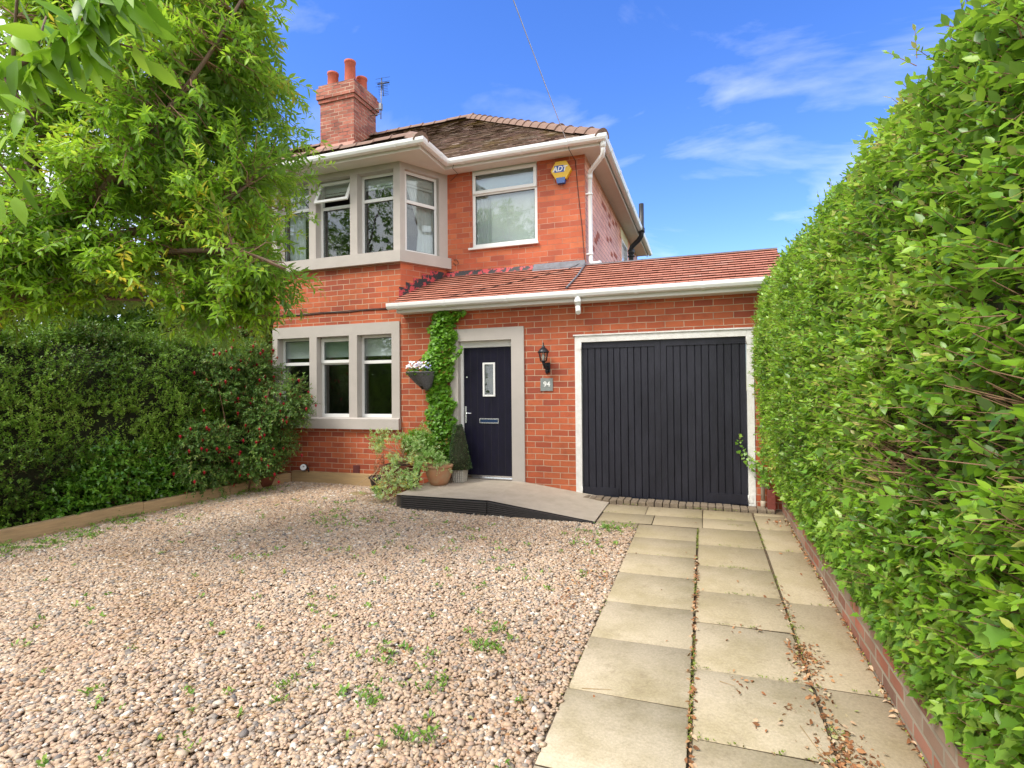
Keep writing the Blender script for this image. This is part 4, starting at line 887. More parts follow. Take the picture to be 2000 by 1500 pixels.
b = MB(); b.tube(pts, .008, 5); b.tube([(p[0], p[1]-.004, p[2]+.016+.004*math.sin(i*2.3)) for i, p in enumerate(pts)], .006, 5)
tag(b.build('bay_cable', M_CABLE), 'pair of black cables clipped along the brick band under the bay', 'cable')
b = MB(); b.tube([(-4.05, 8.515, 4.00), (-3.98, 8.50, 3.99), (-3.95, 8.50, 3.93), (-4.0, 8.50, 3.90), (-4.06, 8.51, 3.95)], .005, 5); tag(b.build('loose_cable', M_CABLE), 'short looped black cable end beside the bay sill', 'cable'); b = MB(); b.tube([(-3.86, 8.17, 5.60), (-3.875, 8.17, 5.48), (-3.92, 8.22, 5.46), (-3.95, 8.50, 5.47), (-4.10, 8.518, 5.38)], .004, 5)
tag(b.build('eaves_cable', M_CABLE), 'thin black cable hanging at the inner corner of the eaves', 'cable')

# ------------------------------------------------------------------ ramp
rp = empty('access_ramp', (-2.6, 7.0, .17), 'low concrete ramp with black ribbed edge rising to the front door', 'ramp')
b = MB(); zt_ = .345
A0 = (-3.85, 6.47); A1 = (-2.61, 6.41); A2 = (-1.25, 6.40)
def zs_r(x, y): # surface height
    base = .345+(y-6.45)*.028
    if x > -2.61: t = min(1, (x+2.61)/1.36); return base*(1-t)+(gz(x, y)+.012)*t
    return base
nx = 12
for side in range(1):
    xsq = [-3.95, -3.85, -3.4, -3.0, -2.61, -2.3, -2.0, -1.75, -1.5, -1.25]; ysq = [6.45, 6.8, 7.2, 7.5, 7.745]
    for i in range(len(xsq)-1):
        for j in range(len(ysq)-1):
            c = [(xsq[i], ysq[j]), (xsq[i+1], ysq[j]), (xsq[i+1], ysq[j+1]), (xsq[i], ysq[j+1])]
            b.quad([(x, y, zs_r(x, y)) for x, y in c])
b.quad([(-3.95, 6.45, .1), (-3.95, 7.745, .1), (-3.95, 7.745, zs_r(-3.95, 7.745)), (-3.95, 6.45, zs_r(-3.95, 6.45))])
M_CONC = mat('rough_concrete', (.54, .46, .37), .92, col2=(.42, .35, .27), nscale=5, bump=.7, bscale=140, detail=8)
b.build('ramp_surface', M_CONC, rp)
b = MB(); bk = MB()
def rib(xa, xb, za, zb_, g0, g1):
    n = 8
    for k in range(n):
        t0, t1 = k/n, (k+.6)/n
        f0 = lambda t: g0+(za-g0)*t; f1 = lambda t: g1+(zb_-g1)*t
        o_ = .022
        b.hexa([(xa, 6.425-o_, f0(t0)), (xb, 6.40-o_, f1(t0)), (xb, 6.44, f1(t0)), (xa, 6.44, f0(t0)), (xa, 6.425-o_, f0(t1)), (xb, 6.40-o_, f1(t1)), (xb, 6.44, f1(t1)), (xa, 6.44, f0(t1))])
    bk.hexa([(xa, 6.430, g0), (xb, 6.405, g1), (xb, 6.449, g1), (xa, 6.449, g0), (xa, 6.430, za-.002), (xb, 6.405, zb_-.002), (xb, 6.449, zb_-.002), (xa, 6.449, za-.002)])
rib(-3.86, -2.61, .346, .344, .13, .13); rib(-2.609, -1.23, .344, .172, .13, .13)
bk.build('edge_backing', mat('gap_black', (.004, .004, .004), .9, noise=.2), rp)
b.build('ribbed_edge', mat('black_decking', (.060, .053, .052), .55, noise=.35, nscale=20), rp)
b = MB(); b.box(-2.53, -1.80, 7.62, 7.745, .36, .385); 
# ------------------------------------------------------------------ timber edging
M_TIMB = mat('weathered_timber', (.56, .38, .20), .8, col2=(.40, .27, .15), nscale=3.5, bump=.5, bscale=25, detail=7, stretch=(6, 1, 12))
M_TIMB2 = mat('weathered_timber_back', (.50, .34, .16), .8, col2=(.36, .24, .13), nscale=3.5, bump=.5, bscale=25, detail=7, stretch=(1, 6, 12))
b = MB(); rr = random.Random(31)
for ya, yb in ((7.62, 5.25), (5.245, 2.85), (2.845, .45), (.445, -1.4)):
    xa, xb = edge_x(ya), edge_x(yb); w_ = .10
    b.hexa([(xa, ya, .0), (xa-w_, ya, .0), (xb-w_, yb, -.1), (xb, yb, -.1), (xa, ya, gz(0, ya)+.165), (xa-w_, ya, gz(0, ya)+.165), (xb-w_, yb, gz(0, yb)+.15), (xb, yb, gz(0, yb)+.15)])
tag(b.build('timber_edging', M_TIMB, None, bevel=.008), 'long pale timber sleepers edging the gravel below the dark hedge', 'edging')
b = MB(); b.box(-6.76, -4.95, 7.64, 7.735, .05, .385)
tag(b.build('timber_board', M_TIMB2, None, bevel=.008), 'timber board lying along the foot of the bay wall', 'edging')

# ------------------------------------------------------------------ low garden wall on the right
b = MB()
for k in range(12):
    ya = -1.5+k*.76; yb = ya+.76
    if yb > 7.7: yb = 7.66
    b.hexa([(.905, ya, gz(0, ya)-.05), (1.13, ya, gz(0, ya)-.05), (1.13, yb, gz(0, yb)-.05), (.905, yb, gz(0, yb)-.05), (.905, ya, gz(0, ya)+.27), (1.13, ya, gz(0, ya)+.27), (1.13, yb, gz(0, yb)+.27), (.905, yb, gz(0, yb)+.27)])
tag(b.build('garden_wall', BR_WALL), 'low weathered brick wall below the right hand hedge', 'wall')
b = MB(); b.box(.735, .825, 7.56, 7.66, .20, .455); tag(b.build('brick', mat('dark_red_brick', (.22, .05, .035), .8, noise=.3, nscale=20, bump=.4), None, bevel=.005), 'dark red brick standing on end beside the garage frame', 'brick')
b = MB(); b.tube([(.69, 7.66, .20), (.69, 7.66, .30)], .030, 10); b.tube([(.69, 7.66, .30), (.69, 7.66, .70)], .024, 10)
tag(b.build('drain_pipe', mat('beige_pipe', (.50, .42, .32), .6, noise=.3)), 'short beige pipe stub at the garage corner', 'pipe')

# ------------------------------------------------------------------ foliage toolkit
def T_lance(bend=.16, w=.30):
    v = [(0, 0, 0), (.28, -w*.42, .03), (.28, 0, -.01), (.28, w*.42, .03), (.62, -w*.40, .02-bend*.35), (.62, 0, -.03-bend*.35), (.62, w*.40, .02-bend*.35), (1, 0, -bend)]
    f = [(0, 1, 2), (0, 2, 3), (1, 4, 5), (1, 5, 2), (2, 5, 6), (2, 6, 3), (4, 7, 5), (5, 7, 6)]
    return np.array(v, float), np.array(f)
def T_oval(w=.5, bend=.08): return T_lance(bend, w)
def T_small(w=.55): return np.array([(0, 0, 0), (.5, -w/2, .07), (1, 0, -.04), (.5, w/2, .07)], float), np.array([(0, 1, 2), (0, 2, 3)])
def T_ivy():
    pts = [(0, 0), (.05, -.30), (-.05, -.50), (.30, -.42), (.45, -.55), (.55, -.25), (1, 0), (.55, .25), (.45, .55), (.30, .42), (-.05, .50), (.05, .30)]
    v = [(.35, 0, -.03)]+[(x, y, .03*abs(y)*2) for x, y in pts]; n = len(pts)
    return np.array(v, float), np.array([(0, 1+i, 1+(i+1) % n) for i in range(n)])
def leaves(P, D, N, L, tpl):
    """P base points, D directions, N rough normals, L lengths -> V, F"""
    V, F = tpl; n = len(P)
    D = D/np.linalg.norm(D, axis=1, keepdims=True); S_ = np.cross(N, D); S_ /= (np.linalg.norm(S_, axis=1, keepdims=True)+1e-9); U = np.cross(D, S_)
    W = P[:, None, :]+L[:, None, None]*(V[None, :, 0:1]*D[:, None, :]+V[None, :, 1:2]*S_[:, None, :]+V[None, :, 2:3]*U[:, None, :])
    Fc = (F[None]+(np.arange(n)*len(V))[:, None, None]).reshape(-1, F.shape[1])
    return W.reshape(-1, 3), Fc
def sprigs(B, D, length, nl, lsize, tpl, spread=.9, up=.5, jl=.25, droop=0., tintbase=None, tj=.18, pair=True, twig_r=.0016):
    """sprigs of leaves: B base points, D unit directions. returns V,F,tint and twig segments"""
    n = len(B); D = D/np.linalg.norm(D, axis=1, keepdims=True)
    rv = npr.normal(0, 1, (n, 3)); S_ = np.cross(D, rv); S_ /= np.linalg.norm(S_, axis=1, keepdims=True); U = np.cross(D, S_)
    Ls = length*npr.uniform(.65, 1.2, n)
    t = (np.arange(nl)+.6)/nl; PP = []; DD = []; NN = []; LL = []; TT = []
    tb = npr.uniform(.2, .8, n) if tintbase is None else tintbase
    for k in range(nl):
        pos = B+D*(Ls*t[k])[:, None]; pos[:, 2] -= droop*(t[k]**2)*Ls
        ang = (k*2.4 if not pair else (k//2)*1.57+(k % 2)*np.pi)+npr.normal(0, .25, n)
        side = S_*np.cos(ang)[:, None]+U*np.sin(ang)[:, None]
        f = spread*(1 if k < nl-1 else .35)
        d = D*(1-.35*f)+side*f; d[:, 2] -= droop*.5*t[k]; d += npr.normal(0, .16, (n, 3))
        nn = np.array([0, 0, 1.])[None]*up+D*.6-side*.15+npr.normal(0, .22, (n, 3))
        PP.append(pos); DD.append(d); NN.append(nn); LL.append(lsize*npr.uniform(1-jl, 1+jl, n)*(1 if k < nl-2 else .8)); TT.append(np.clip(tb+npr.normal(0, tj, n)+(.12 if k >= nl-2 else 0), 0, 1))
    V, F = leaves(np.concatenate(PP), np.concatenate(DD), np.concatenate(NN), np.concatenate(LL), tpl)
    return V, F, np.repeat(np.concatenate(TT), len(tpl[0])), (B, B+D*Ls[:, None]-np.array([0, 0, 1.])[None]*(droop*Ls)[:, None])
def sticks(A, Bp, r0, r1):
    """3-sided thin sticks between point arrays"""
    n = len(A); D = Bp-A; D /= (np.linalg.norm(D, axis=1, keepdims=True)+1e-9); rv = np.array([.3, .5, .8]); S_ = np.cross(D, rv); S_ /= (np.linalg.norm(S_, axis=1, keepdims=True)+1e-9); U = np.cross(D, S_)
    V = []
    for P, r in ((A, r0), (Bp, r1)):
        r = np.broadcast_to(np.asarray(r, float), (n,))
        for k in range(3): a = 2*np.pi*k/3; V.append(P+(S_*np.cos(a)+U*np.sin(a))*r[:, None])
    V = np.stack(V, 1); F = np.array([(0, 1, 4, 3), (1, 2, 5, 4), (2, 0, 3, 5)])
    return V.reshape(-1, 3), (F[None]+(np.arange(n)*6)[:, None, None]).reshape(-1, 4)
def fbm(P, s=1.0, o=(0, 0, 0)): return np.array([mnoise.fractal(Vector((p[0]*s+o[0], p[1]*s+o[1], p[2]*s+o[2])), 1.0, 2.0, 3) for p in P])
def cat(parts):
    V = []; F = []; T = []; n = 0
    for v, f, t in parts: V.append(v); F.append(f+n); T.append(t); n += len(v)
    return np.concatenate(V), np.concatenate(F), np.concatenate(T)

M_PRIVET = leafmat('privet_leaf', [(0, (.08, .20, .018)), (.35, (.18, .37, .025)), (.7, (.29, .52, .04)), (.93, (.42, .62, .09)), (1, (.50, .48, .12))], .36, .42, spec=.6, back=(.20, .30, .12))
M_CHERRY = leafmat('cherry_leaf', [(0, (.11, .23, .012)), (.35, (.20, .40, .018)), (.7, (.31, .54, .030)), (.94, (.44, .62, .07)), (1, (.70, .60, .05))], .42, .48, back=(.22, .34, .14))
M_DARKH = leafmat('dark_hedge_leaf', [(0, (.065, .14, .020)), (.4, (.17, .33, .033)), (.8, (.29, .50, .055)), (1, (.32, .48, .08))], .38, .34)
M_GLOSSY = leafmat('laurel_leaf', [(0, (.05, .13, .02)), (.5, (.10, .26, .025)), (1, (.20, .40, .04))], .25, .2, spec=.7)
M_FUCH = leafmat('fuchsia_leaf', [(0, (.045, .11, .02)), (.5, (.10, .22, .035)), (.9, (.20, .35, .06)), (1, (.28, .36, .08))], .42, .3)
M_BLOOM = tintmat('fuchsia_bloom', [(0, (.42, .01, .03)), (1, (.60, .02, .08))], .5)
M_IVYL = leafmat('climber_leaf', [(0, (.07, .18, .015)), (.45, (.14, .34, .02)), (.9, (.26, .50, .045)), (1, (.40, .28, .05))], .42, .3)
M_IVY = leafmat('ivy_leaf', [(0, (.08, .18, .02)), (.5, (.17, .36, .03)), (1, (.33, .50, .08))], .38, .35)
M_BIG = leafmat('broad_leaf', [(0, (.09, .20, .02)), (.5, (.19, .40, .02)), (1, (.34, .56, .05))], .35, .42, back=(.34, .46, .30))
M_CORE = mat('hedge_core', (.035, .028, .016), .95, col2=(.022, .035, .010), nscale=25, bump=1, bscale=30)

# ------------------------------------------------------------------ right hand privet hedge
hedge = empty('privet_hedge', (1.3, 3.5, .35), 'tall bright green clipped privet hedge on the low brick wall at the right', 'hedge')
prof = [(.30, 1.00), (.55, .90), (.9, .80), (1.4, .72), (2.0, .68), (2.6, .72), (2.9, .80), (3.05, .93), (3.12, 1.10), (3.13, 1.4), (3.12, 1.8)]   # (z, x)
pz = np.array([p[0] for p in prof]); px = np.array([p[1] for p in prof])
arc = np.concatenate([[0], np.cumsum(np.hypot(np.diff(px), np.diff(pz)))])
def hedge_pt(n, y0=-1.6, y1=7.52):
    a = npr.uniform(0, arc[-1]*.93, n); z = np.interp(a, arc, pz); x = np.interp(a, arc, px); y = npr.uniform(y0, y1, n)
    z2 = np.interp(np.clip(a+.05, 0, arc[-1]), arc, pz); x2 = np.interp(np.clip(a+.05, 0, arc[-1]), arc, px); z1 = np.interp(a-.05, arc, pz); x1 = np.interp(a-.05, arc, px)
    tx, tz = x2-x1, z2-z1; nl = np.hypot(tx, tz)+1e-9; N_ = np.stack([-tz/nl, np.zeros(n), tx/nl], -1)
    P = np.stack([x-.075*np.clip((y-4)/3, 0, 1), y, z], -1); P[:, 2] += .025*(y-3)*.6
    k = fbm(P, 1.6)
    P = P+N_*(k*.045)[:, None]
    return P, N_, k
# core
cv = MB(); ys = np.linspace(-1.8, 7.40, 40)
ring = [(z, x+.17) for z, x in prof]+[(3.0, 1.75), (.30, 1.75)]
Vc = []; Fc = []
for y in ys:
    for z, x in ring: Vc.append((x-.06*min(1, max(0, (y-4)/3))+.03*math.sin(y*5+z*4), y, z+.015*(y-3)-.02))
nr = len(ring)
for i in range(len(ys)-1):
    for j in range(nr): j2 = (j+1) % nr; Fc.append((i*nr+j, i*nr+j2, (i+1)*nr+j2, (i+1)*nr+j))
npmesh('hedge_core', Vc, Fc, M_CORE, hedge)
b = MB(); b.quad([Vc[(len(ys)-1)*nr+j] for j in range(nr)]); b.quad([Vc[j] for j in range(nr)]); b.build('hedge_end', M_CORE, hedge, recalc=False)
def privet():
    parts = []
    P, N_, k = hedge_pt(20500)
    # worn, thin patches where twigs show (near the camera, low down) 
    kk = fbm(P, 1.1, (7, 3, 1)); keep = ~((kk > .18) & (P[:, 2] < 1.75) & (P[:, 1] < 4.5) & (npr.random(len(P)) < .6))
    bare = P[~keep]; P, N_, k = P[keep], N_[keep], k[keep]
    B = P-N_*npr.uniform(.02, .16, len(P))[:, None]
    D = N_*.9+np.array([0, 0, .55])+npr.normal(0, .38, (len(P), 3))
    tb = np.clip(.45+fbm(P, 2.3, (2, 9, 4))*.45+npr.normal(0, .12, len(P)), .05, .95)
    v, f, t, tw = sprigs(B, D, .11, 8, .043, T_oval(.55, .1), spread=.85, up=.8, tintbase=tb, tj=.15, jl=.42)
    parts.append((v, f, t))
    # end face towards the garage
    n = 1500; z = npr.uniform(.3, 3.1, n); x = npr.uniform(.7, 1.7, n); Pe = np.stack([np.maximum(x, np.interp(z, pz, px))-.07, np.full(n, 7.42), z+.08], -1)
    De = np.array([0, .8, .5])+npr.normal(0, .4, (n, 3)); v2, f2, t2, _ = sprigs(Pe, De, .10, 8, .038, T_oval(.52, .1), tintbase=npr.uniform(.3, .7, n)); parts.append((v2, f2, t2))
    # long unclipped shoots on the top edge
    n = 130; y = npr.uniform(-1, 7.5, n); Pt = np.stack([npr.uniform(.82, 1.25, n), y, 3.06+.015*(y-3)+npr.uniform(-.05, .02, n)], -1)
    Dt = np.array([-.12, 0, 1])+npr.normal(0, .28, (n, 3)); v3, f3, t3, tw3 = sprigs(Pt, Dt, .17, 9, .034, T_oval(.45, .1), spread=.7, tintbase=npr.uniform(.4, .9, n)); parts.append((v3, f3, t3))
    V, F, T = cat(parts); npmesh('foliage', V, F, M_PRIVET, hedge, T, False)
    A = np.concatenate([tw[0], tw3[0]]); Bq = np.concatenate([tw[1], tw3[1]]); v, f = sticks(A, Bq, .0022, .0010)
    # bare twigs in the worn patches, fanning forward
    Pb = np.concatenate([bare, P[(P[:, 1] < 4) & (P[:, 2] < 1.9)][::16]]); n = len(Pb)
    A2 = Pb+np.array([.15, 0, -.04])+npr.normal(0, .03, (n, 3)); B2 = Pb+npr.normal(0, .05, (n, 3))+np.array([-.03, 0, .04]); v2, f2 = sticks(A2, B2, .0035, .0013)
    npmesh('twigs', np.concatenate([v, v2]), np.concatenate([f, f2+len(v)]), M_TWIG, hedge)
privet()
def ivy_fringe():
    # ivy growing through the hedge foot and hanging over the wall
    iv = empty('ivy', (.95, 3.5, .3), 'ivy hanging over the low brick wall under the hedge', 'ivy')
    n = 5200; y = npr.uniform(-1.2, 7.4, n); h = npr.exponential(.26, n); ok = h < 1.1; y, h = y[ok], h[ok]; n = len(y)
    z = .33+.02*y+h-.06; x = np.interp(z, pz, px)-.03+npr.normal(0, .03, n)
    P = np.stack([x, y, z], -1); D = np.array([-.45, 0, -.65])+npr.normal(0, .5, (n, 3)); N_ = np.array([-1, 0, .7])+npr.normal(0, .3, (n, 3))
    V, F = leaves(P, D, N_, npr.uniform(.028, .062, n), T_ivy()); T = np.repeat(npr.uniform(.1, .95, n), 13)
    npmesh('foliage', V, F, M_IVY, iv, T)
ivy_fringe()
def ivy_sprig():
    iv = empty('ivy_sprig', (.62, 7.7, .5), 'sprawling ivy shoot climbing across the garage frame corner', 'ivy')
    st = [[(.70, 7.64, .62), (.62, 7.66, .78), (.52, 7.69, .86), (.44, 7.70, 1.0), (.42, 7.70, 1.15)], [(.68, 7.62, .6), (.58, 7.66, .70), (.48, 7.70, .80), (.40, 7.70, .92)], [(.75, 7.6, .5), (.66, 7.6, .75), (.70, 7.62, 1.0), (.63, 7.66, 1.15)]]
    b = MB()
    for s_ in st: b.tube(s_, .003, 5)
    b.build('stem', M_TWIG, iv)
    P = []
    for s_ in st:
        for i in range(len(s_)-1):
            for t in (0, .3, .6, .85): P.append(Vector(s_[i]).lerp(Vector(s_[i+1]), t))
    P = np.array([tuple(p) for p in P]); P = np.concatenate([P, P*1.0+npr.normal(0, .02, P.shape)])
    n2 = 150; Q = np.stack([npr.normal(.70, .045, n2), npr.uniform(7.55, 7.66, n2), npr.uniform(.5, 1.05, n2)], -1); P = np.concatenate([P, Q]); n = len(P)
    D = np.array([0, -.5, -.5])+npr.normal(0, .6, (n, 3)); N_ = np.array([-.2, -1, .5])+npr.normal(0, .3, (n, 3)); P[:, 1] = np.minimum(P[:, 1]-.01, 7.70)
    V, F = leaves(P, D, N_, npr.uniform(.025, .05, n), T_ivy()); npmesh('foliage', V, F, M_IVY, iv, np.repeat(npr.uniform(.2, 1, n), 13))
ivy_sprig()

# ------------------------------------------------------------------ left dark hedge
lh = empty('dark_hedge', (-7.6, 4.2, .1), 'dark green informal hedge behind the timber edging on the left', 'hedge')
def left_hedge():
    H = 2.72
    def xf(y): return -6.98-(7.6-y)*.15
    V = []; F = []; ys = np.linspace(-1.2, 7.5, 30); ring = [(.0, -.30), (.8, -.32), (1.6, -.42), (2.2, -.60), (2.4, -.95), (2.4, -1.6), (0, -1.6)]
    for y in ys:
        for z, dx in ring: V.append((xf(y)+dx+.05*math.sin(y*3+z*2), y, z+.1+.06*math.sin(y*2.2)))
    nr = len(ring)
    for i in range(len(ys)-1):
        for j in range(nr): j2 = (j+1) % nr; F.append((i*nr+j, i*nr+j2, (i+1)*nr+j2, (i+1)*nr+j))
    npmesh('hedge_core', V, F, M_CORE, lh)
    n = 25000; y = npr.uniform(-1.0, 7.55, n); s = npr.uniform(0, 3.6, n)
    z = np.where(s < 2.5, .12+s*.98, 2.57+.12*np.sin((s-2.5)*2)); dx = np.interp(z, [0, .8, 1.6, 2.2, 2.5], [0, .03, -.06, -.20, -.42])-np.where(s > 2.5, (s-2.5)*.9, 0)
    P = np.stack([xf(y)+dx, y, z], -1); k = fbm(P, 1.5, (4, 4, 1)); N_ = np.stack([np.where(s < 2.5, .95, .2), np.full(n, -.15), np.where(s < 2.5, .3, 1)], -1); P = P+N_*(k*.16)[:, None]
    hol = fbm(P, 1.9, (8, 1, 5)); keep = ~((hol > .28) & (npr.random(n) < .65)); P, N_, k = P[keep], N_[keep], k[keep]; n = len(P)
    B = P-N_*npr.uniform(.0, .26, n)[:, None]; D = N_*.8+np.array([0, 0, .4])+npr.normal(0, .45, (n, 3))
    tb = np.clip(.42+fbm(P, .9, (1, 2, 3))*.7+npr.normal(0, .12, n), .02, .98)
    v, f, t, tw = sprigs(B, D, .11, 8, .038, T_oval(.5, .1), spread=.9, up=.7, tintbase=tb, tj=.14)
    npmesh('foliage', v, f, M_DARKH, lh, t)
    v, f = sticks(tw[0][::2], tw[1][::2], .002, .001); npmesh('twigs', v, f, M_TWIG, lh)
left_hedge()
def blob(n, c, r, power=.4):
    d = npr.normal(0, 1, (n, 3)); d /= np.linalg.norm(d, axis=1, keepdims=True); rad = npr.uniform(.0, 1, n)**power
    return np.array(c)+d*np.array(r)*rad[:, None], d
# glossy shrub in the middle of the hedge
gs = empty('laurel_shrub', (-6.95, 5.2, .15), 'bright glossy leaved shrub low in front of the dark hedge', 'shrub')
def laurel():
    parts = []
    for c, r, n in (((-7.36, 5.1, .62), (.20, .55, .50), 420), ((-7.26, 5.75, .55), (.17, .35, .40), 220), ((-7.45, 4.6, .40), (.16, .30, .30), 130)):
        P, d = blob(n, c, r); D = d+np.array([.35, -.2, .4])+npr.normal(0, .3, (n, 3)); v, f, t, tw = sprigs(P, D, .12, 7, .070, T_oval(.5, .12), spread=.9, up=1, tintbase=npr.uniform(.25, .9, n)); parts.append((v, f, t))
    V, F, T = cat(parts); npmesh('foliage', V, F, M_GLOSSY, gs, T)
    b = MB()
    for k in range(8): b.tube([(-7.38+.05*math.cos(k), 5.2+.15*math.sin(k*2), .12), (-7.4+.1*math.cos(k*1.3), 5.2+.4*math.sin(k*1.7), .9)], [.012, .005], 6)
    b.build('stem', M_TWIG, gs)
laurel()
# fuchsia
fu = empty('fuchsia_bush', (-6.95, 6.9, .2), 'fuchsia bush with red hanging flowers in front of the bay window', 'bush')
def fuchsia():
    parts = []; tws = []; fl = []
    for c, r, n in (((-7.15, 6.75, 1.25), (.42, .70, 1.05), 2200), ((-6.60, 7.0, 1.25), (.42, .42, .62), 1500), ((-7.0, 6.2, .85), (.26, .55, .60), 1000), ((-6.62, 6.8, .72), (.30, .40, .32), 600), ((-6.25, 7.1, 1.60), (.30, .25, .42), 420), ((-7.25, 6.95, 2.3), (.45, .6, .50), 1100), ((-6.95, 7.2, 2.0), (.32, .35, .55), 700)):
        P, d = blob(n, c, r, .45); k = fbm(P, 2.5); ok = k > -.12; P, d = P[ok], d[ok]; n = len(P)
        D = d*np.array([1, 1, .6])+np.array([.3, -.2, .2])+npr.normal(0, .35, (n, 3)); v, f, t, tw = sprigs(P, D, .17, 9, .044, T_oval(.45, .12), spread=.8, up=.9, droop=.3, tintbase=np.clip(npr.normal(.5, .2, n), 0, 1)); parts.append((v, f, t)); tws.append(tw)
        sel = npr.random(n) < .05; sel &= (P[:, 0] > -7.25); fl.append(tw[1][sel])
    V, F, T = cat(parts); npmesh('foliage', V, F, M_FUCH, fu, T)
    A = np.concatenate([t[0] for t in tws]); Bq = np.concatenate([t[1] for t in tws]); v, f = sticks(A, Bq, .002, .001); npmesh('twigs', v, f, M_TWIG, fu)
    Fp = np.concatenate(fl); b = MB()
    for p in Fp:
        x, y, z = p; b.lathe((x, y, z-.045), [(.001, -.01), (.014, .002), (.017, .020), (.028, .022), (.007, .034), (.004, .045), (.001, .05)], 6); b.tube([(x, y, z-.045), (x, y, z-.075)], .0015, 3, caps=False)
    o = b.build('flowers', mat('fuchsia_red', (.55, .012, .035), .45, noise=.2), fu, recalc=False)
    o['kind'] = 'stuff'
    b = MB()
    for k in range(14):
        a = k*2.1; b.tube([(-6.95+.08*math.cos(a), 6.8+.1*math.sin(a), .15), (-6.9+.2*math.cos(a), 6.8+.25*math.sin(a), .9), (-6.85+.4*math.cos(a), 6.8+.45*math.sin(a), 1.8)], [.012, .008, .003], 6)
    b.build('stem', M_TWIG, fu)
fuchsia()

# ------------------------------------------------------------------ cherry tree over the left side
def catmull(pts, k=4):
    P = [Vector(p) for p in pts]; P = [P[0]*2-P[1]]+P+[P[-1]*2-P[-2]]; out = []
    for i in range(1, len(P)-2):
        for j in range(k):
            t = j/k; a, b_, c, d = P[i-1], P[i], P[i+1], P[i+2]
            out.append(.5*((2*b_)+(c-a)*t+(2*a-5*b_+4*c-d)*t*t+(3*b_-a-3*c+d)*t**3))
    return out+[P[-2]]
ct = empty('cherry_tree', (-7.7, 2.5, .06), 'leafy tree with narrow bright green leaves arching over the left of the drive', 'tree')
LIMBS = [
    ([(-7.75, 2.45, 0), (-7.5, 2.6, .9), (-7.0, 2.95, 1.8), (-6.42, 3.24, 2.38)], .13, .10),
    ([(-6.42, 3.24, 2.38), (-6.11, 3.24, 2.61), (-5.64, 3.30, 2.84), (-5.37, 3.39, 3.05), (-5.04, 3.40, 3.12), (-4.65, 3.54, 3.25), (-4.21, 3.69, 3.34), (-3.86, 3.81, 3.60)], .085, .012),
    ([(-6.11, 3.24, 2.61), (-5.79, 3.35, 3.03), (-5.06, 3.28, 3.41), (-4.70, 3.30, 3.72), (-4.35, 3.31, 4.02), (-4.19, 3.37, 4.19), (-3.86, 3.48, 4.67), (-3.7, 3.6, 5.1)], .055, .010),
    ([(-6.3, 3.24, 2.5), (-6.15, 3.43, 3.58), (-6.31, 3.47, 4.38), (-6.07, 3.64, 5.2), (-5.9, 3.8, 6.0)], .06, .012),
    ([(-5.64, 3.30, 2.84), (-4.97, 3.53, 3.00), (-4.31, 3.66, 3.02), (-3.63, 3.58, 2.91), (-3.15, 3.50, 2.73)], .04, .008),
    ([(-6.11, 3.24, 2.61), (-5.20, 3.46, 2.62), (-4.44, 3.62, 2.56), (-4.05, 3.65, 2.54)], .028, .008),
    ([(-5.06, 3.28, 3.41), (-4.9, 3.9, 4.1), (-4.75, 4.3, 4.8), (-4.5, 4.5, 5.4)], .035, .010),
    ([(-6.15, 3.43, 3.58), (-6.5, 4.2, 4.1), (-6.6, 4.8, 4.6)], .035, .010),
    ([(-5.37, 3.39, 3.05), (-5.3, 4.2, 3.5), (-5.0, 4.9, 3.8)], .03, .010),
    ([(-6.1, 3.5, 3.8), (-5.6, 3.0, 4.4), (-5.2, 2.8, 5.0)], .03, .010),
]
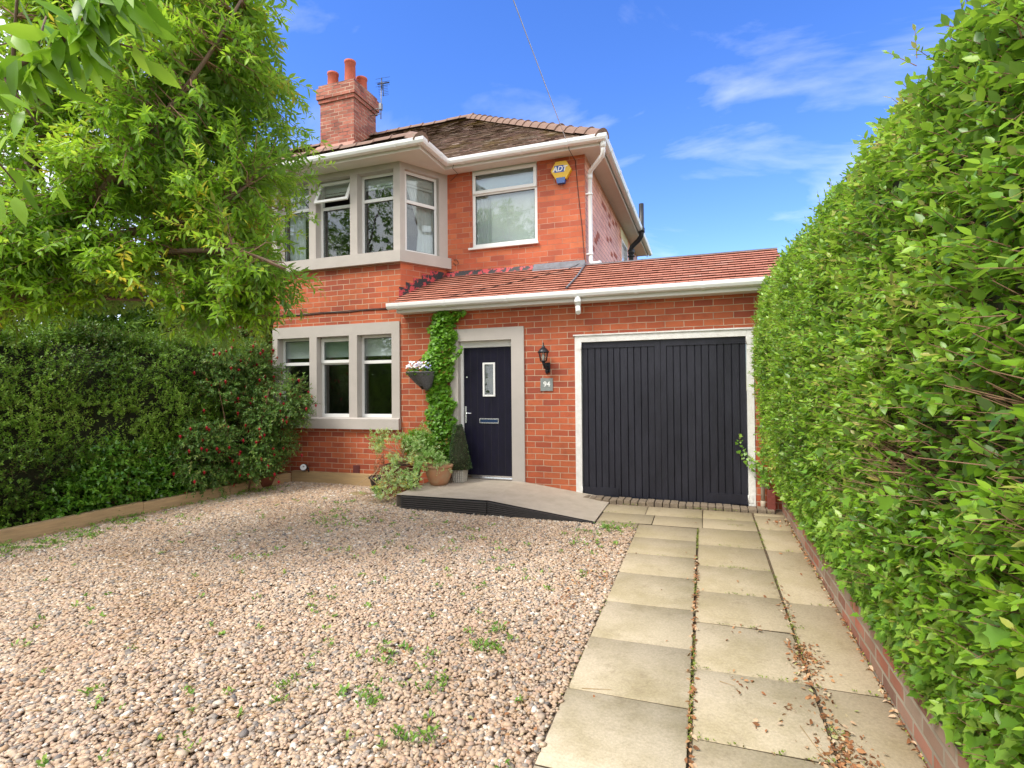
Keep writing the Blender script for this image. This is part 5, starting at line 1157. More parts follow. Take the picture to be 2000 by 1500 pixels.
def cherry():
    b = MB(); nodes = []
    for pts, r0, r1 in LIMBS:
        q = catmull(pts); n = len(q); b.tube(q, [r0+(r1-r0)*(i/(n-1))**.8 for i in range(n)], 10)
        if r0 < .12:
            for i, p in enumerate(q): nodes.append(tuple(p))
    b.build('trunk', M_BARK, ct)
    nodes = np.array(nodes)
    # crown volume: ellipsoids (centre, radii, number of twigs)
    E = [((-5.3, 3.5, 3.6), (1.25, 1.0, 1.1), 300), ((-4.5, 3.6, 3.9), (.95, .9, .95), 300), ((-4.9, 3.7, 4.9), (1.2, 1.0, .9), 330), ((-5.9, 3.6, 4.6), (1.0, 1.0, 1.3), 260), ((-4.15, 3.75, 3.2), (.65, .6, .5), 130), ((-4.0, 3.8, 4.75), (.55, .6, .85), 120), ((-4.8, 4.6, 4.2), (1.0, .8, 1.2), 190), ((-4.7, 3.6, 2.85), (1.3, .7, .33), 170), ((-3.85, 3.8, 2.72), (.5, .45, .25), 80), ((-6.3, 3.3, 3.2), (.8, .7, .7), 200), ((-5.6, 2.9, 3.0), (.9, .5, .5), 130), ((-5.9, 3.0, 2.55), (.9, .5, .3), 90), ((-4.1, 3.75, 2.5), (.55, .4, .22), 80), ((-4.9, 3.6, 5.9), (1.3, 1.0, .8), 180)]
    tips = []
    for c, r, n in E:
        P, _ = blob(n, c, r, .45); tips.append(P)
    tips = np.concatenate(tips); k = fbm(tips, 1.3, (3, 5, 2)); tips = tips[k > -.26]
    A0 = []; B0 = []; SB = []; SD = []
    tw = MB(); rr = random.Random(9)
    for p in tips:
        d = np.linalg.norm(nodes-p, axis=1); i = d.argmin(); q = nodes[i]; v = p-q; L = np.linalg.norm(v)
        mid = q+v*.5+np.array([0, 0, .10*L])+npr.normal(0, .04, 3)
        pts = [q, q*.55+mid*.45+npr.normal(0, .015, 3), mid, mid*.4+p*.6+npr.normal(0, .015, 3), p]
        if L > .25: tw.tube([tuple(x) for x in pts], [.004+.006*min(1, L), .004+.004*min(1, L), .0045, .0035, .002], 4, caps=False)
        dirv = (p-mid)/(np.linalg.norm(p-mid)+1e-6)
        m_ = max(3, int(min(L, .95)/.11))
        for j in range(m_+1):
            t = 1-j*.11/max(L, .15)
            if t < .15: break
            s = (q*(1-t)**2+2*mid*t*(1-t)*1.0+p*t**2); SB.append(s); out = npr.normal(0, 1, 3); out[2] *= .6
            SD.append(dirv*.9+out*.55*(0.5 if j == 0 else 1)+np.array([.10, -.10, .06]))
    tw.build('twigs', M_TWIG, ct, recalc=False)
    SB = np.array(SB); SD = np.array(SD)
    tb = np.clip(.50+fbm(SB, 1.4, (9, 9, 9))*.45+npr.normal(0, .12, len(SB)), .03, .93)
    v, f, t, tg = sprigs(SB, SD, .20, 12, .080, T_lance(.18, .34), spread=.8, up=1.1, droop=.10, jl=.4, tintbase=tb, tj=.12, pair=False)
    npmesh('foliage', v, f, M_CHERRY, ct, t)
    v, f = sticks(tg[0], tg[1], .002, .001); npmesh('leaf_stalks', v, f, M_TWIG, ct)
    print('cherry sprigs', len(SB))
cherry()
# broad leaved branch close to the camera, its stem outside the frame
bt = empty('broad_leaved_tree', (-4.6, -.4, 0), 'branch with large drooping leaves and grey undersides at the top left corner', 'tree')
def broad():
    b = MB(); main = [(-4.6, -.4, -.02), (-4.5, -.3, 1.2), (-4.2, .1, 2.1), (-3.4, .8, 2.7), (-2.73, 1.25, 2.86), (-2.41, 1.25, 2.91), (-2.26, 1.31, 3.0), (-2.17, 1.34, 3.07), (-2.10, 1.36, 3.14), (-2.06, 1.38, 3.19), (-1.95, 1.45, 3.35)]
    q = catmull(main); n = len(q); b.tube(q, [.10*(1-i/n)**5+.008 for i in range(n)], 8)
    subs = [[(-2.41, 1.25, 2.91), (-2.35, 1.33, 2.75)], [(-2.30, 1.29, 2.97), (-2.32, 1.34, 3.16)], [(-2.73, 1.25, 2.86), (-2.7, 1.45, 2.62)], [(-2.6, 1.25, 2.9), (-2.5, 1.5, 3.2)], [(-3.4, .8, 2.7), (-3.0, 1.3, 3.1), (-2.6, 1.6, 3.35)], [(-3.0, 1.0, 2.8), (-2.9, 1.5, 2.6)], [(-2.17, 1.34, 3.07), (-2.0, 1.5, 3.05)]]
    for s_ in subs: b.tube(s_, [.006]+[.003]*(len(s_)-1), 6)
    b.build('branch', M_BARK, bt)
    P = []
    for s_ in subs+[q[20:]]:
        for i in range(len(s_)-1):
            for t in np.linspace(0, 1, 4): P.append(tuple(Vector(s_[i]).lerp(Vector(s_[i+1]), t)))
    P = np.array(P); P = np.concatenate([P, P+npr.normal(0, .05, P.shape)])[:260]; P = P[(P[:, 0] > -3.3)]; n = len(P)
    P = P+npr.normal(0, .02, (n, 3)); D = npr.normal(0, .45, (n, 3))+np.array([.15, .1, -.75]); N_ = npr.normal(0, .5, (n, 3))+np.array([.2, -.8, .3])
    V, F = leaves(P, D, N_, npr.uniform(.085, .15, n), T_oval(.42, .25)); npmesh('foliage', V, F, M_BIG, bt, np.repeat(npr.uniform(.1, .95, n), 8))
broad()

# dark evergreen mass beyond the hedge
def backtree(loc, blobs, label, n=500, ls=.16, name='evergreen_tree', m_=None):
    t_ = empty(name, loc, label, 'tree', 'trees across the street' if name == 'street_tree' else None); b = MB(); b.tube([loc, (loc[0]+.1, loc[1], loc[2]+1.6), (loc[0], loc[1]+.1, blobs[0][0][2]+.4)], [.17, .13, .05], 8)
    parts = []
    for c, r in blobs:
        for _ in range(4): e = npr.normal(0, .5, 3)*np.array(r); b.tube([(loc[0], loc[1], max(loc[2]+.6, c[2]-r[2]*.8)), tuple(np.array(c)+e)], [.05, .012], 5)
        P, d = blob(n, c, r, .35); k = fbm(P, 1.0); P, d = P[k > -.2], d[k > -.2]; q = len(P)
        v, f, t, _ = sprigs(P, d+npr.normal(0, .5, (q, 3)), ls*2.2, 9, ls, T_lance(.15, .42), tintbase=np.clip(npr.normal(.35, .18, q), 0, 1)); parts.append((v, f, t))
    b.build('trunk', M_BARK, t_); V, F, T = cat(parts); npmesh('crown', V, F, m_ or M_DARKH, t_, T)
backtree((-10.2, 6.3, .1), [((-10.2, 6.3, 3.4), (1.5, 1.7, 1.7)), ((-9.6, 5.0, 2.9), (1.1, 1.2, 1.1)), ((-9.3, 7.2, 2.7), (.9, .9, 1.1)), ((-8.5, 8.0, 2.9), (.7, .45, 1.3)), ((-9.2, 4.0, 2.9), (.8, 1.6, 1.1)), ((-8.9, 5.6, 3.0), (.7, .9, .8)), ((-9.6, 2.2, 2.75), (.8, 1.5, 1.1))], 'dark evergreen behind the hedge on the left', 650, .12)
backtree((-11.0, 3.6, .1), [((-11.0, 3.6, 3.3), (1.6, 1.7, 1.9)), ((-10.6, 4.2, 5.2), (1.4, 1.4, 1.3))], 'dark evergreen at the far left beyond the cherry trunk', 650, .12)
# trees across the street behind the camera: seen as reflections in the window panes
for i, (x, y) in enumerate(((-13.5, -3.5), (-17, -1), (-10, -8), (-20, -7))):
    backtree((x, y, -.15), [((x, y, 5.2), (2.6, 2.4, 2.6)), ((x+.8, y-.6, 8.4), (2.1, 2.0, 2.3)), ((x-1.4, y+.5, 2.6), (1.8, 1.6, 1.6))], ['street tree reflected in the bay panes', 'street tree standing behind the boundary', 'street tree further along the road', 'street tree at the far end of the road'][i], 620, .17, name='street_tree', m_=M_DARKH)

# ------------------------------------------------------------------ climber by the door
cl = empty('climbing_plant', (-3.9, 7.7, .4), 'bright green climber trained up the brick pier beside the front door', 'climber')
def climber():
    zc = [.45, .8, 1.1, 1.4, 1.77, 2.25, 2.6, 2.9, 2.99]; xl = [-4.0, -4.13, -4.13, -4.14, -4.14, -4.15, -4.10, -4.02, -4.02]; xr = [-3.60, -3.58, -3.60, -3.66, -3.74, -3.70, -3.66, -3.60, -3.52]
    n = 3300; z = npr.uniform(.5, 2.99, n); a, c = np.interp(z, zc, xl), np.interp(z, zc, xr); u = npr.uniform(0, 1, n)
    wob = .035*np.sin(z*13)+.025*np.sin(z*29+1); x = a+(c-a)*u+wob; bulge = .02+.13*np.sin(np.pi*u)**.7; y = 7.73-bulge*npr.uniform(.35, 1.05, n)
    P = np.stack([x, y, z], -1)
    # a stray shoot reaching over the lintel, and one up under the gutter
    t = np.linspace(0, 1, 26); st = np.stack([-3.72+.22*t, 7.66-.02*t, 2.22+.17*t], -1)+npr.normal(0, .014, (26, 3)); s2 = np.stack([-3.60+.16*t, 7.64-.02*t, 2.90+.05*t], -1)+npr.normal(0, .018, (26, 3)); s3 = np.stack([-4.05-.14*t, 7.62+0*t, 2.02+.20*t], -1)+npr.normal(0, .02, (26, 3))
    P = np.concatenate([P, st, s2, s3]); n = len(P); D = np.array([.1, -.55, -.6])+npr.normal(0, .42, (n, 3)); N_ = np.array([0, -1, .75])+npr.normal(0, .28, (n, 3))
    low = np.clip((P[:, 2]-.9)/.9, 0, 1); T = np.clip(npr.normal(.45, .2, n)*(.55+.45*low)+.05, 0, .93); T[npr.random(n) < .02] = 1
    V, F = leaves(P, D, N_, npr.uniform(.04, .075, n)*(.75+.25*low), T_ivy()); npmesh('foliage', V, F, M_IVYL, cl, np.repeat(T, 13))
    b = MB()
    for k in range(5): b.tube([(-3.85+.05*k-.1, 7.72, .4), (-3.9+.04*k, 7.72, 1.2), (-3.95+.05*k, 7.71, 2.0), (-3.9+.06*k, 7.71, 2.85)], [.012, .009, .006, .003], 5)
    b.build('stem', M_BARK, cl)
climber()

# ------------------------------------------------------------------ hanging basket
hb = empty('hanging_basket', (-4.15, 7.55, 1.78), 'dark wicker cone basket of white and lilac flowers hanging by the climber', 'hanging basket')
def basket():
    c = (-4.15, 7.49); b = MB(); V = []; nr = 17
    for k in range(nr):
        t = k/(nr-1); r = .205*(1-t)**.62+.016; z = 2.035-.275*t; cx_ = c[0]+.06*t; cy_ = c[1]+.10*t; m_ = 40
        ring = [(cx_+(r+.004*math.sin(i*math.pi/2+k*math.pi))*math.cos(2*math.pi*i/m_), cy_+(r+.004*math.sin(i*math.pi/2+k*math.pi))*.85*math.sin(2*math.pi*i/m_), z+.004*math.sin(i*1.1)) for i in range(m_)]
        b.tube(ring+[ring[0]], .0095, 6, caps=False)
    b.build('wicker_cone', mat('grey_wicker', (.085, .080, .090), .55, col2=(.20, .19, .20), nscale=60, bump=.5), hb)
    b = MB(); b.lathe((c[0]+.02, c[1]+.03, 1.77), [(.01, 0), (.08, .1), (.15, .21), (.165, .255), (.002, .26)], 20, sq=.85); b.build('liner', M_SOIL, hb)
    b = MB(); b.tube([(-4.03, 7.745, 2.05), (-4.04, 7.72, 2.22), (-4.10, 7.60, 2.26), (-4.17, 7.55, 2.25), (-4.20, 7.54, 2.22)], .005, 6); b.tube([(-4.06, 7.70, 2.2), (-4.09, 7.68, 2.30), (-4.07, 7.67, 2.34), (-4.055, 7.68, 2.31)], .004, 6)
    for k in range(3): a = 2.1*k; b.tube([(c[0]+.17*math.cos(a), c[1]+.14*math.sin(a), 2.04), (-4.18, 7.55, 2.24)], .0016, 4)
    b.build('bracket', M_BLACKM, hb)
    n = 330; a = npr.uniform(0, 2*np.pi, n); r = .20*npr.random(n)**.5; P = np.stack([c[0]+r*np.cos(a), c[1]+r*.85*np.sin(a), 2.03+npr.uniform(-.02, .07, n)-(r > .16)*.03], -1)
    D = np.stack([np.cos(a), np.sin(a), npr.uniform(-.3, .9, n)], -1)+npr.normal(0, .3, (n, 3)); V, F = leaves(P, D, np.array([0, 0, 1.])+npr.normal(0, .3, (n, 3)), npr.uniform(.035, .06, n), T_oval(.6)); npmesh('foliage', V, F, M_IVYL, hb, np.repeat(npr.uniform(.1, .6, n), 8))
    def blooms(k, name, colr, r_, spots):
        parts = []; n_ = k
        for q in range(n_):
            px_, py_, pz_ = spots(q); up_ = np.array([npr.normal(0, .3), -.6, .8]); up_ /= np.linalg.norm(up_); s_ = np.cross(up_, [1, .2, 0]); s_ /= np.linalg.norm(s_); w_ = np.cross(up_, s_)
            an = np.arange(5)*2*np.pi/5+npr.random(); Dp = np.cos(an)[:, None]*s_+np.sin(an)[:, None]*w_+up_*.25; v, f = leaves(np.repeat([[px_, py_, pz_]], 5, 0), Dp, np.repeat([up_], 5, 0), np.full(5, r_), T_oval(.95, .1)); parts.append((v, f, np.full(len(v), .5)))
        V, F, T = cat(parts); fo = npmesh(name, V, F, colr, hb, T); fo['kind'] = 'stuff'
    wh = mat('white_petal', (.80, .76, .76), .6, noise=.05); li = mat('lilac_petal', (.34, .32, .66), .6, noise=.1)
    blooms(40, 'white_flowers', wh, .030, lambda q: (c[0]-.03+npr.uniform(-.17, .14), c[1]+npr.uniform(-.13, .05), 2.10+npr.uniform(-.03, .10)))
    blooms(34, 'lilac_flowers', li, .021, lambda q: (c[0]+.06+npr.uniform(-.1, .10), c[1]+npr.uniform(-.08, .10), 2.10+npr.uniform(-.02, .09)))
basket()

# ------------------------------------------------------------------ pots by the door
def pot(name, loc, prof_, m_, label, soil_z, soil_r, n=28):
    e = empty(name, loc, label, 'pot'); b = MB(); b.lathe(loc, prof_, n); b.build('pot_body', m_, e); s_ = MB(); s_.lathe((loc[0], loc[1], loc[2]+soil_z), [(soil_r, 0), (.001, .01)], n); s_.build('soil', M_SOIL, e); return e
zr = .365
tp = pot('terracotta_pot', (-3.70, 7.22, zr), [(.001, 0), (.12, 0), (.155, .06), (.185, .15), (.195, .235), (.198, .26), (.212, .265), (.212, .295), (.190, .298), (.18, .255)], M_TERRA, 'round terracotta pot nearest the front door ramp', .25, .185)
bp_ = pot('black_pot', (-4.86, 7.42, .175), [(.001, 0), (.10, 0), (.112, .08), (.138, .20), (.158, .205), (.160, .235), (.145, .238), (.13, .21)], M_BLACKP, 'black plastic pot holding a dead plant by the timber board', .21, .135)
sq_ = empty('clay_planter', (-4.33, 7.20, .175), 'brown square clay planter hidden under a sprawling plant', 'planter')
b = MB(); b.hexa([(-4.51, 7.04, .175), (-4.15, 7.04, .175), (-4.15, 7.40, .175), (-4.51, 7.40, .175), (-4.55, 7.0, .60), (-4.11, 7.0, .60), (-4.11, 7.44, .60), (-4.55, 7.44, .60)]); b.box(-4.57, -4.09, 6.98, 7.46, .60, .65)
b.build('planter_body', mat('brown_clay', (.26, .085, .045), .75, noise=.35, nscale=7, bump=.3), sq_, bevel=.01)
b = MB(); b.box(-4.52, -4.14, 7.03, 7.41, .6505, .653); b.build('soil', M_SOIL, sq_)
# dead plant in the black pot
dpn = empty('dead_plant', (-4.86, 7.42, .39), 'brown withered stalks standing in the black pot', 'plant')
b = MB(); rr = random.Random(12)
for k in range(16):
    a = rr.uniform(0, 6.28); h_ = rr.uniform(.15, .55); x, y = -4.86+.06*math.cos(a), 7.42+.06*math.sin(a); b.tube([(x, y, .38), (x+.03*math.cos(a), y, .38+h_*.5), (x+rr.uniform(-.06, .06), y+.02, .38+h_)], [.004, .003, .0015], 4)
    for j in range(4): t = rr.uniform(.3, 1); zz = .38+h_*t; b.tube([(x+.02, y, zz), (x+.02+rr.uniform(-.05, .05), y-.02, zz+rr.uniform(-.02, .05))], [.003, .006], 4)
b.tube([(-4.80, 7.45, .4), (-4.79, 7.46, .9), (-4.80, 7.46, 1.15)], [.003, .002, .001], 4)
b.build('stalks', mat('withered_stalk', (.36, .16, .07), .85, noise=.4, nscale=30), dpn)
# sprawling euphorbia
eu = empty('euphorbia', (-4.25, 7.2, .65), 'sprawling pale green succulent plant spilling over the planter', 'plant')
def euph():
    M_EU = leafmat('euphorbia_leaf', [(0, (.16, .34, .05)), (.4, (.34, .55, .14)), (.7, (.52, .66, .34)), (.9, (.62, .66, .14)), (1, (.55, .30, .08))], .5, .3); b = MB(); parts = []; rr = random.Random(6)
    ends = [(-4.60, 7.0, 1.00), (-4.57, 7.05, .88), (-4.48, 6.9, .9), (-4.35, 7.1, 1.0), (-4.2, 7.15, .98), (-4.05, 7.1, .95), (-3.95, 7.05, .90), (-3.85, 7.1, .82), (-3.78, 7.12, .78), (-3.68, 7.12, .72), (-3.62, 7.1, .68), (-3.85, 6.9, .62), (-4.0, 6.85, .55), (-4.1, 6.8, .48), (-4.25, 6.8, .6), (-4.35, 6.78, .45), (-4.15, 6.75, .38), (-3.95, 6.78, .42), (-3.85, 6.80, .47), (-3.98, 7.25, 1.1), (-4.12, 7.2, .8), (-4.3, 6.95, .75), (-4.0, 6.95, .72), (-3.9, 6.98, .68), (-4.2, 6.9, .70), (-4.55, 7.1, 1.05), (-3.75, 7.0, .80), (-4.4, 6.7, .3), (-4.25, 6.65, .32)]
    for e in ends:
        c = Vector((-4.28+rr.uniform(-.12, .15), 7.2+rr.uniform(-.1, .1), .64)); e = Vector(e); m1 = c.lerp(e, .5)+Vector((rr.uniform(-.05, .05), -.05, rr.uniform(-.02, .12))); b.tube([tuple(c), tuple(m1), tuple(e)], [.007, .006, .004], 5)
        d = np.array((e-m1).normalized()); k = 24; B = np.array(e)[None]+npr.normal(0, .05, (k, 3)); D = d[None]*.5+np.array([0, -.25, .45])+npr.normal(0, .45, (k, 3)); v, f, t, _ = sprigs(B, D, .075, 9, .038, T_small(.45), spread=.9, up=.6, tintbase=np.clip(npr.normal(rr.choice([.35, .5, .6, .7]), .12, k), 0, 1), tj=.1); parts.append((v, f, t))
    for k in range(16):      # bare dead runners
        x = rr.uniform(-4.6, -3.95); b.tube([(x, 7.0, .62), (x+rr.uniform(-.15, .15), 6.86, .5+rr.uniform(-.1, .1)), (x+rr.uniform(-.3, .2), 6.75, .3+rr.uniform(-.08, .1)), (x+rr.uniform(-.4, .2), 6.6, .2)], [.006, .005, .004, .003], 5)
    b.build('stem', M_STRAW, eu); V, F, T = cat(parts); npmesh('foliage', V, F, M_EU, eu, T)
euph()
br_ = empty('green_bush', (-4.05, 7.45, .45), 'low fresh green bush behind the sprawling plant', 'bush')
P, d = blob(800, (-4.12, 7.36, .92), (.24, .14, .20)); v, f, t, _ = sprigs(P, d+np.array([0, -.4, .6]), .09, 8, .035, T_small(.35), tintbase=npr.uniform(.3, .8, len(P))); npmesh('foliage', v, f, M_IVYL, br_, t)
b = MB(); [b.tube([(-4.18, 7.40, .62), (-4.18+.1*math.cos(k), 7.40, .9+.05*math.sin(k))], .004, 4) for k in range(7)]; b.build('stem', M_TWIG, br_)
# topiary
tb_ = empty('topiary_pot', (-3.48, 7.48, .375), 'white woven square basket pot beside the door jamb', 'pot')
b = MB()
b.hexa([(-3.56, 7.40, .375), (-3.40, 7.40, .375), (-3.40, 7.56, .375), (-3.56, 7.56, .375), (-3.575, 7.385, .565), (-3.385, 7.385, .565), (-3.385, 7.575, .565), (-3.575, 7.575, .565)])
b.build('basket_body', mat('white_woven', (.62, .59, .53), .7, noise=.25, nscale=30, bump=.6, bscale=60), tb_, bevel=.006)
b = MB()
for k in range(5):
    z = .40+.036*k; e = .0055*k*.6; b.box(-3.563-e, -3.397+e, 7.393-e, 7.398-e, z, z+.004)
for k in range(5): x = -3.55+.035*k; b.box(x, x+.004, 7.392-.014, 7.40, .38, .562)
b.build('weave_lines', mat('grey_weave', (.34, .31, .27), .8, noise=.2), tb_)
to = empty('topiary_cone', (-3.48, 7.48, .565), 'dark green artificial boxwood cone standing in the white basket', 'plant')
n = 5200; h = npr.random(n)**1.15; a = npr.uniform(0, 2*np.pi, n); r = (.125*(1-h)**.85+.055)*npr.uniform(.86, 1.03, n)
P = np.stack([-3.48-.03*h+r*np.cos(a), 7.48+r*.95*np.sin(a), .57+.665*h], -1); D = np.stack([np.cos(a), np.sin(a), .4+0*a], -1)+npr.normal(0, .5, (n, 3)); V, F = leaves(P, D, D*.3+npr.normal(0, .6, (n, 3)), npr.uniform(.013, .021, n), T_small(.6))
npmesh('foliage', V, F, leafmat('boxwood_leaf', [(0, (.02, .055, .018)), (.6, (.06, .13, .04)), (1, (.28, .36, .12))], .45, .1), to, np.repeat(npr.random(n)**1.6, 4))
b = MB(); b.lathe((-3.48, 7.48, .56), [(.001, 0), (.165, .01), (.14, .2), (.095, .45), (.05, .64), (.001, .66)], 20); b.build('cone_core', M_CORE, to)
# pot in the bed at the end of the timber, with a leafy plant
p2 = pot('clay_bowl', (-6.88, 7.15, .20), [(.001, 0), (.11, 0), (.17, .14), (.185, .15), (.185, .18), (.165, .18)], mat('red_clay', (.36, .12, .07), .75, noise=.3, nscale=9), 'red clay bowl in the corner of the planting bed', .15, .16)
pp = empty('potted_geranium', (-6.88, 7.15, .36), 'dark leafy plant growing in the red clay bowl', 'plant')
P, d = blob(260, (-6.83, 7.12, .52), (.22, .2, .18)); V, F = leaves(P, d+npr.normal(0, .4, d.shape), np.array([.2, -.5, 1.])+npr.normal(0, .3, d.shape), npr.uniform(.05, .08, len(P)), T_oval(.85)); npmesh('foliage', V, F, M_FUCH, pp, np.repeat(npr.uniform(.1, .6, len(P)), 8))
b = MB(); [b.tube([(-6.88, 7.15, .36), (-6.88+.12*math.cos(k), 7.15+.1*math.sin(k), .5)], .004, 4) for k in range(6)]; b.build('stem', M_TWIG, pp)
# ground spotlight
sl = empty('garden_spotlight', (-6.40, 7.62, .39), 'small dark solar spotlight with a round white face at the bay foot', 'lamp')
b = MB(); b.tube([(-6.43, 7.555, .470), (-6.452, 7.60, .460), (-6.47, 7.64, .45)], [.060, .062, .045], 18); b.tube([(-6.39, 7.64, .38), (-6.39, 7.63, .45)], .012, 8); b.build('housing', M_BLACKP, sl)
b = MB(); c0 = Vector((-6.432, 7.552, .471)); dd = Vector((-.4, -.75, .2)).normalized(); dd = Vector((.5, -.82, .2)).normalized(); b.tube([tuple(c0), tuple(c0+dd*.004)], .050, 18); b.build('lens', mat('white_lens', (.75, .77, .8), .2, noise=.1), sl)
b = MB(); [b.tube([tuple(c0+dd*.004+Vector(o_)), tuple(c0+dd*.007+Vector(o_))], .014, 10) for o_ in ((-.016, .008, .014), (.016, -.008, .014), (0, 0, -.018))]; b.build('led', mat('grey_lens', (.25, .27, .3), .3, noise=.1), sl)
# flat stone and saucer on the gravel
b = MB(); b.lathe((-5.02, 7.12, .170), [(.001, .022), (.10, .024), (.155, .018), (.165, .0), (.16, -.01)], 22, sq=.75); tag(b.build('saucer', mat('mossy_saucer', (.33, .25, .12), .85, noise=.3, nscale=14)), 'mossy round saucer lying on the gravel by the black pot', 'saucer')
b = MB(); v_, f_ = icos(); 
Vp = [(x*.06-4.66, y*.035+7.0, z*.022+.195) for x, y, z in v_]; npmesh('white_stone', Vp, f_, mat('white_stone', (.72, .70, .66), .7, noise=.1), None, None, True); tag(bpy.data.objects['white_stone'], 'white stone lying beside the planter foot', 'stone')

# ------------------------------------------------------------------ weeds, moss and litter
def weeds():
    spots = []; rr = random.Random(77)
    # along the timber
    for k in range(60): y = rr.uniform(2.5, 7.3); spots.append((edge_x(y)+abs(rr.gauss(0, .12))+.03, y, rr.uniform(.04, .09), 16))
    for (cx_, cy_, n_, s_) in ((-6.95, 3.75, 46, .20), (-6.75, 4.3, 30, .14), (-7.1, 3.2, 30, .15), (-6.85, 4.9, 12, .12), (-6.4, 5.2, 8, .15), (-6.65, 6.9, 14, .15), (-4.3, 5.6, 26, .35), (-4.9, 6.3, 10, .3), (-1.15, 5.6, 8, .15), (-1.05, 6.22, 26, .12), (-2.0, 5.0, 6, .3), (-1.6, 4.4, 5, .2), (-1.35, 3.3, 14, .10), (-1.9, 3.0, 10, .12), (-1.75, 2.6, 10, .10), (-2.2, 2.55, 6, .1), (-1.35, 2.35, 8, .08), (-2.9, 3.5, 4, .1), (-4.2, 4.4, 6, .3), (-3.4, 4.7, 5, .25), (-2.6, 5.6, 6, .25), (-3.2, 2.1, 3, .06), (-1.45, 2.75, 6, .08)):
        for k in range(n_): spots.append((cx_+rr.gauss(0, s_), cy_+rr.gauss(0, s_), rr.uniform(.025, .065), 12))
    for k in range(150): y = rr.uniform(1.4, 6.9); x = rr.uniform(max(edge_x(y), -1.9*y)+.1, -.85); spots.append((x, y, rr.uniform(.015, .045), 9))
    P = []; D = []; L = []
    for x, y, s_, n_ in spots:
        for k in range(n_): P.append((x+rr.gauss(0, s_*.5), y+rr.gauss(0, s_*.5), gz(x, y)+.006+rr.random()*s_*.5)); a = rr.uniform(0, 6.28); D.append((math.cos(a), math.sin(a), rr.uniform(.2, 1.4))); L.append(rr.uniform(.016, .042))
    P = np.array(P); D = np.array(D); n = len(P); V, F = leaves(P, D, np.array([0, 0, 1.])+npr.normal(0, .3, (n, 3)), np.array(L), T_small(.45))
    npmesh('weeds', V, F, leafmat('weed_leaf', [(0, (.10, .22, .03)), (.6, (.20, .38, .05)), (1, (.34, .48, .08))], .5, .3), None, np.repeat(npr.random(n), 4)); tag(bpy.data.objects['weeds'], 'small green weeds sprouting through the gravel', 'weeds', kind='stuff')
weeds()
def moss():
    rr = random.Random(5); P = []
    def line(x0, y0, x1, y1, n_, dens=.5):
        ph = rr.uniform(0, 9)
        for k in range(n_):
            t = rr.random()
            if math.sin(t*23+ph)+math.sin(t*9+ph*2) < 1.2-2.4*dens: continue
            P.append((x0+(x1-x0)*t+rr.gauss(0, .006), y0+(y1-y0)*t+rr.gauss(0, .006)))
    line(-.087, 1.5, -.087, 6.5, 1300, .6); line(.544, 3.2, .544, 7.0, 700, .5)
    for y in (5.92, 5.27, 4.645, 4.06, 3.42, 2.76): line(-.07, y, .53, y, 110, .45)
    for y in (6.67, 5.9, 4.6, 3.41): line(.56, y, .9, y, 50, .5)
    line(-1.24, 6.985, .54, 6.985, 200, .4); line(-1.2, 7.44, .8, 7.46, 260, .5); line(-.74, 2.0, -.74, 6.4, 200, .3); line(-.73, 5.43, -.1, 5.43, 40, .4); line(.90, 2.5, .90, 7.3, 260, .35)
    for (cx_, cy_, n_, s_) in ((-.08, 7.46, 60, .04), (.12, 7.45, 40, .05), (.25, 5.27, 40, .05), (.55, 4.15, 50, .03), (.57, 3.0, 70, .03), (.3, 6.75, 30, .06), (-1.1, 6.48, 70, .08), (.9, 5.5, 20, .02)):
        for k in range(n_): P.append((cx_+rr.gauss(0, s_), cy_+rr.gauss(0, s_*.4)))
    P = np.array([(x, y, gz(x, y)+.000+rr.random()*.012) for x, y in P]); n = len(P); a = npr.uniform(0, 6.28, n); D = np.stack([np.cos(a), np.sin(a), npr.uniform(.3, 1.5, n)], -1)
    V, F = leaves(P, D, np.array([0, 0, 1.])+npr.normal(0, .3, (n, 3)), npr.uniform(.006, .017, n), T_small(.5)); npmesh('joint_moss', V, F, leafmat('moss', [(0, (.10, .14, .02)), (.5, (.20, .28, .03)), (1, (.32, .40, .05))], .7, .2), None, np.repeat(npr.random(n), 4)); tag(bpy.data.objects['joint_moss'], 'moss and seedlings growing in the slab joints', 'moss', kind='stuff')
moss()
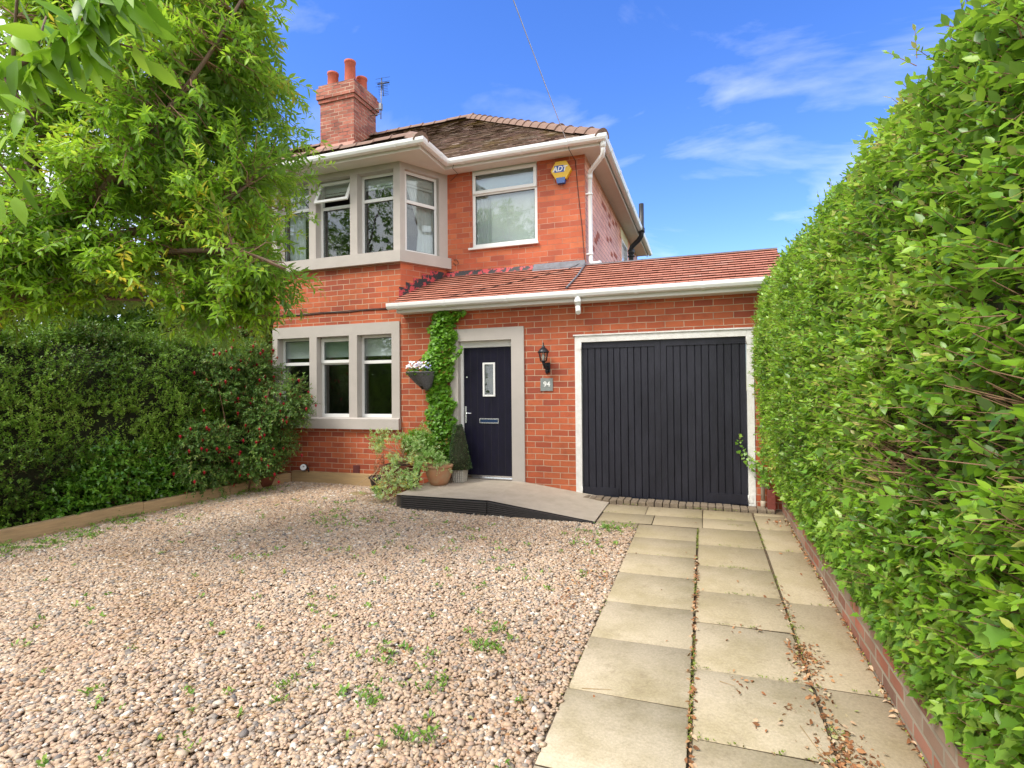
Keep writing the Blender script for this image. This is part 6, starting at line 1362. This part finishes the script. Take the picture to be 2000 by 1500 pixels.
def litter():
    rr = random.Random(8); P = []
    def cl_(cx_, cy_, n_, sx, sy):
        for k in range(n_): P.append((cx_+rr.gauss(0, sx), cy_+rr.gauss(0, sy), rr.random()))
    cl_(.56, 3.72, 230, .045, .12); cl_(.58, 2.80, 330, .06, .16); cl_(.60, 2.45, 260, .07, .10); cl_(.55, 3.3, 60, .03, .15); cl_(.13, 3.28, 14, .06, .08); cl_(.35, 2.95, 16, .08, .1); cl_(.40, 3.2, 10, .06, .05); cl_(.28, 4.05, 12, .1, .05); cl_(.75, 7.0, 40, .06, .08); cl_(.545, 4.4, 60, .02, .2); cl_(.56, 2.1, 200, .07, .15)
    for k in range(420): y = rr.uniform(1.5, 7.2); P.append((.895-abs(rr.gauss(0, .008)), y, rr.random()))
    for k in range(340): y = rr.uniform(1.4, 5.5); P.append((-.086+rr.gauss(0, .007), y, rr.random()))
    for k in range(46): P.append((rr.uniform(-.7, .85), rr.uniform(1.8, 6.8), rr.random()))
    for k in range(300): y = rr.uniform(1.5, 6.5); P.append((-.78-abs(rr.gauss(0, .25)), y, rr.random()))
    cl_(-.95, 4.6, 120, .1, .4); cl_(-1.9, 3.0, 30, .08, .05)
    P = np.array([(x, y, gz(x, y)+.006+t*.012+(.008 if x < -.76 else 0)) for x, y, t in P]); n = len(P); a = npr.uniform(0, 6.28, n); D = np.stack([np.cos(a), np.sin(a), npr.normal(0, .25, n)], -1)
    V, F = leaves(P, D, np.array([0, 0, 1.])+npr.normal(0, .5, (n, 3)), npr.uniform(.014, .038, n), T_lance(.35, .55)); npmesh('leaf_litter', V, F, tintmat('dead_leaf', [(0, (.16, .07, .03)), (.4, (.36, .15, .06)), (.7, (.50, .28, .13)), (.9, (.62, .48, .34)), (1, (.25, .30, .06))], .8), None, np.repeat(npr.random(n), 8)); tag(bpy.data.objects['leaf_litter'], 'brown fallen leaves gathered along the slab joints', 'leaf litter', kind='stuff')
    A = []; Bq = []
    for k in range(900):
        y = rr.uniform(1.2, 4.2) if rr.random() < .7 else rr.uniform(4, 7); x = rr.uniform(max(edge_x(y), -1.9*y)+.05, -.85) if rr.random() < .4 else max(edge_x(y), -1.5*y)+abs(rr.gauss(0, .7)); L = rr.uniform(.03, .13); an = rr.uniform(-.2, 1.2); z = gz(x, y)+.017
        if x > -.8: continue
        A.append((x, y, z)); Bq.append((x+L*math.cos(an), y+L*math.sin(an), z+rr.uniform(-.004, .006)))
    A += [(.42, 3.0, .085), (.48, 2.85, .08), (-.66, 2.99, .085), (.06, 3.30, .09)]; Bq += [(.50, 2.72, .08), (.60, 2.62, .075), (-.50, 3.02, .09), (.14, 3.26, .095)]
    v, f = sticks(np.array(A), np.array(Bq), .0016, .001); npmesh('dry_grass', v, f, mat('dry_straw', (.52, .32, .12), .8, noise=.4, nscale=9)); tag(bpy.data.objects['dry_grass'], 'dry straw and pine needles scattered on the gravel', 'litter', kind='stuff')
litter()
try:
    S.cycles.max_bounces = 8; S.cycles.transparent_max_bounces = 12
except Exception: pass
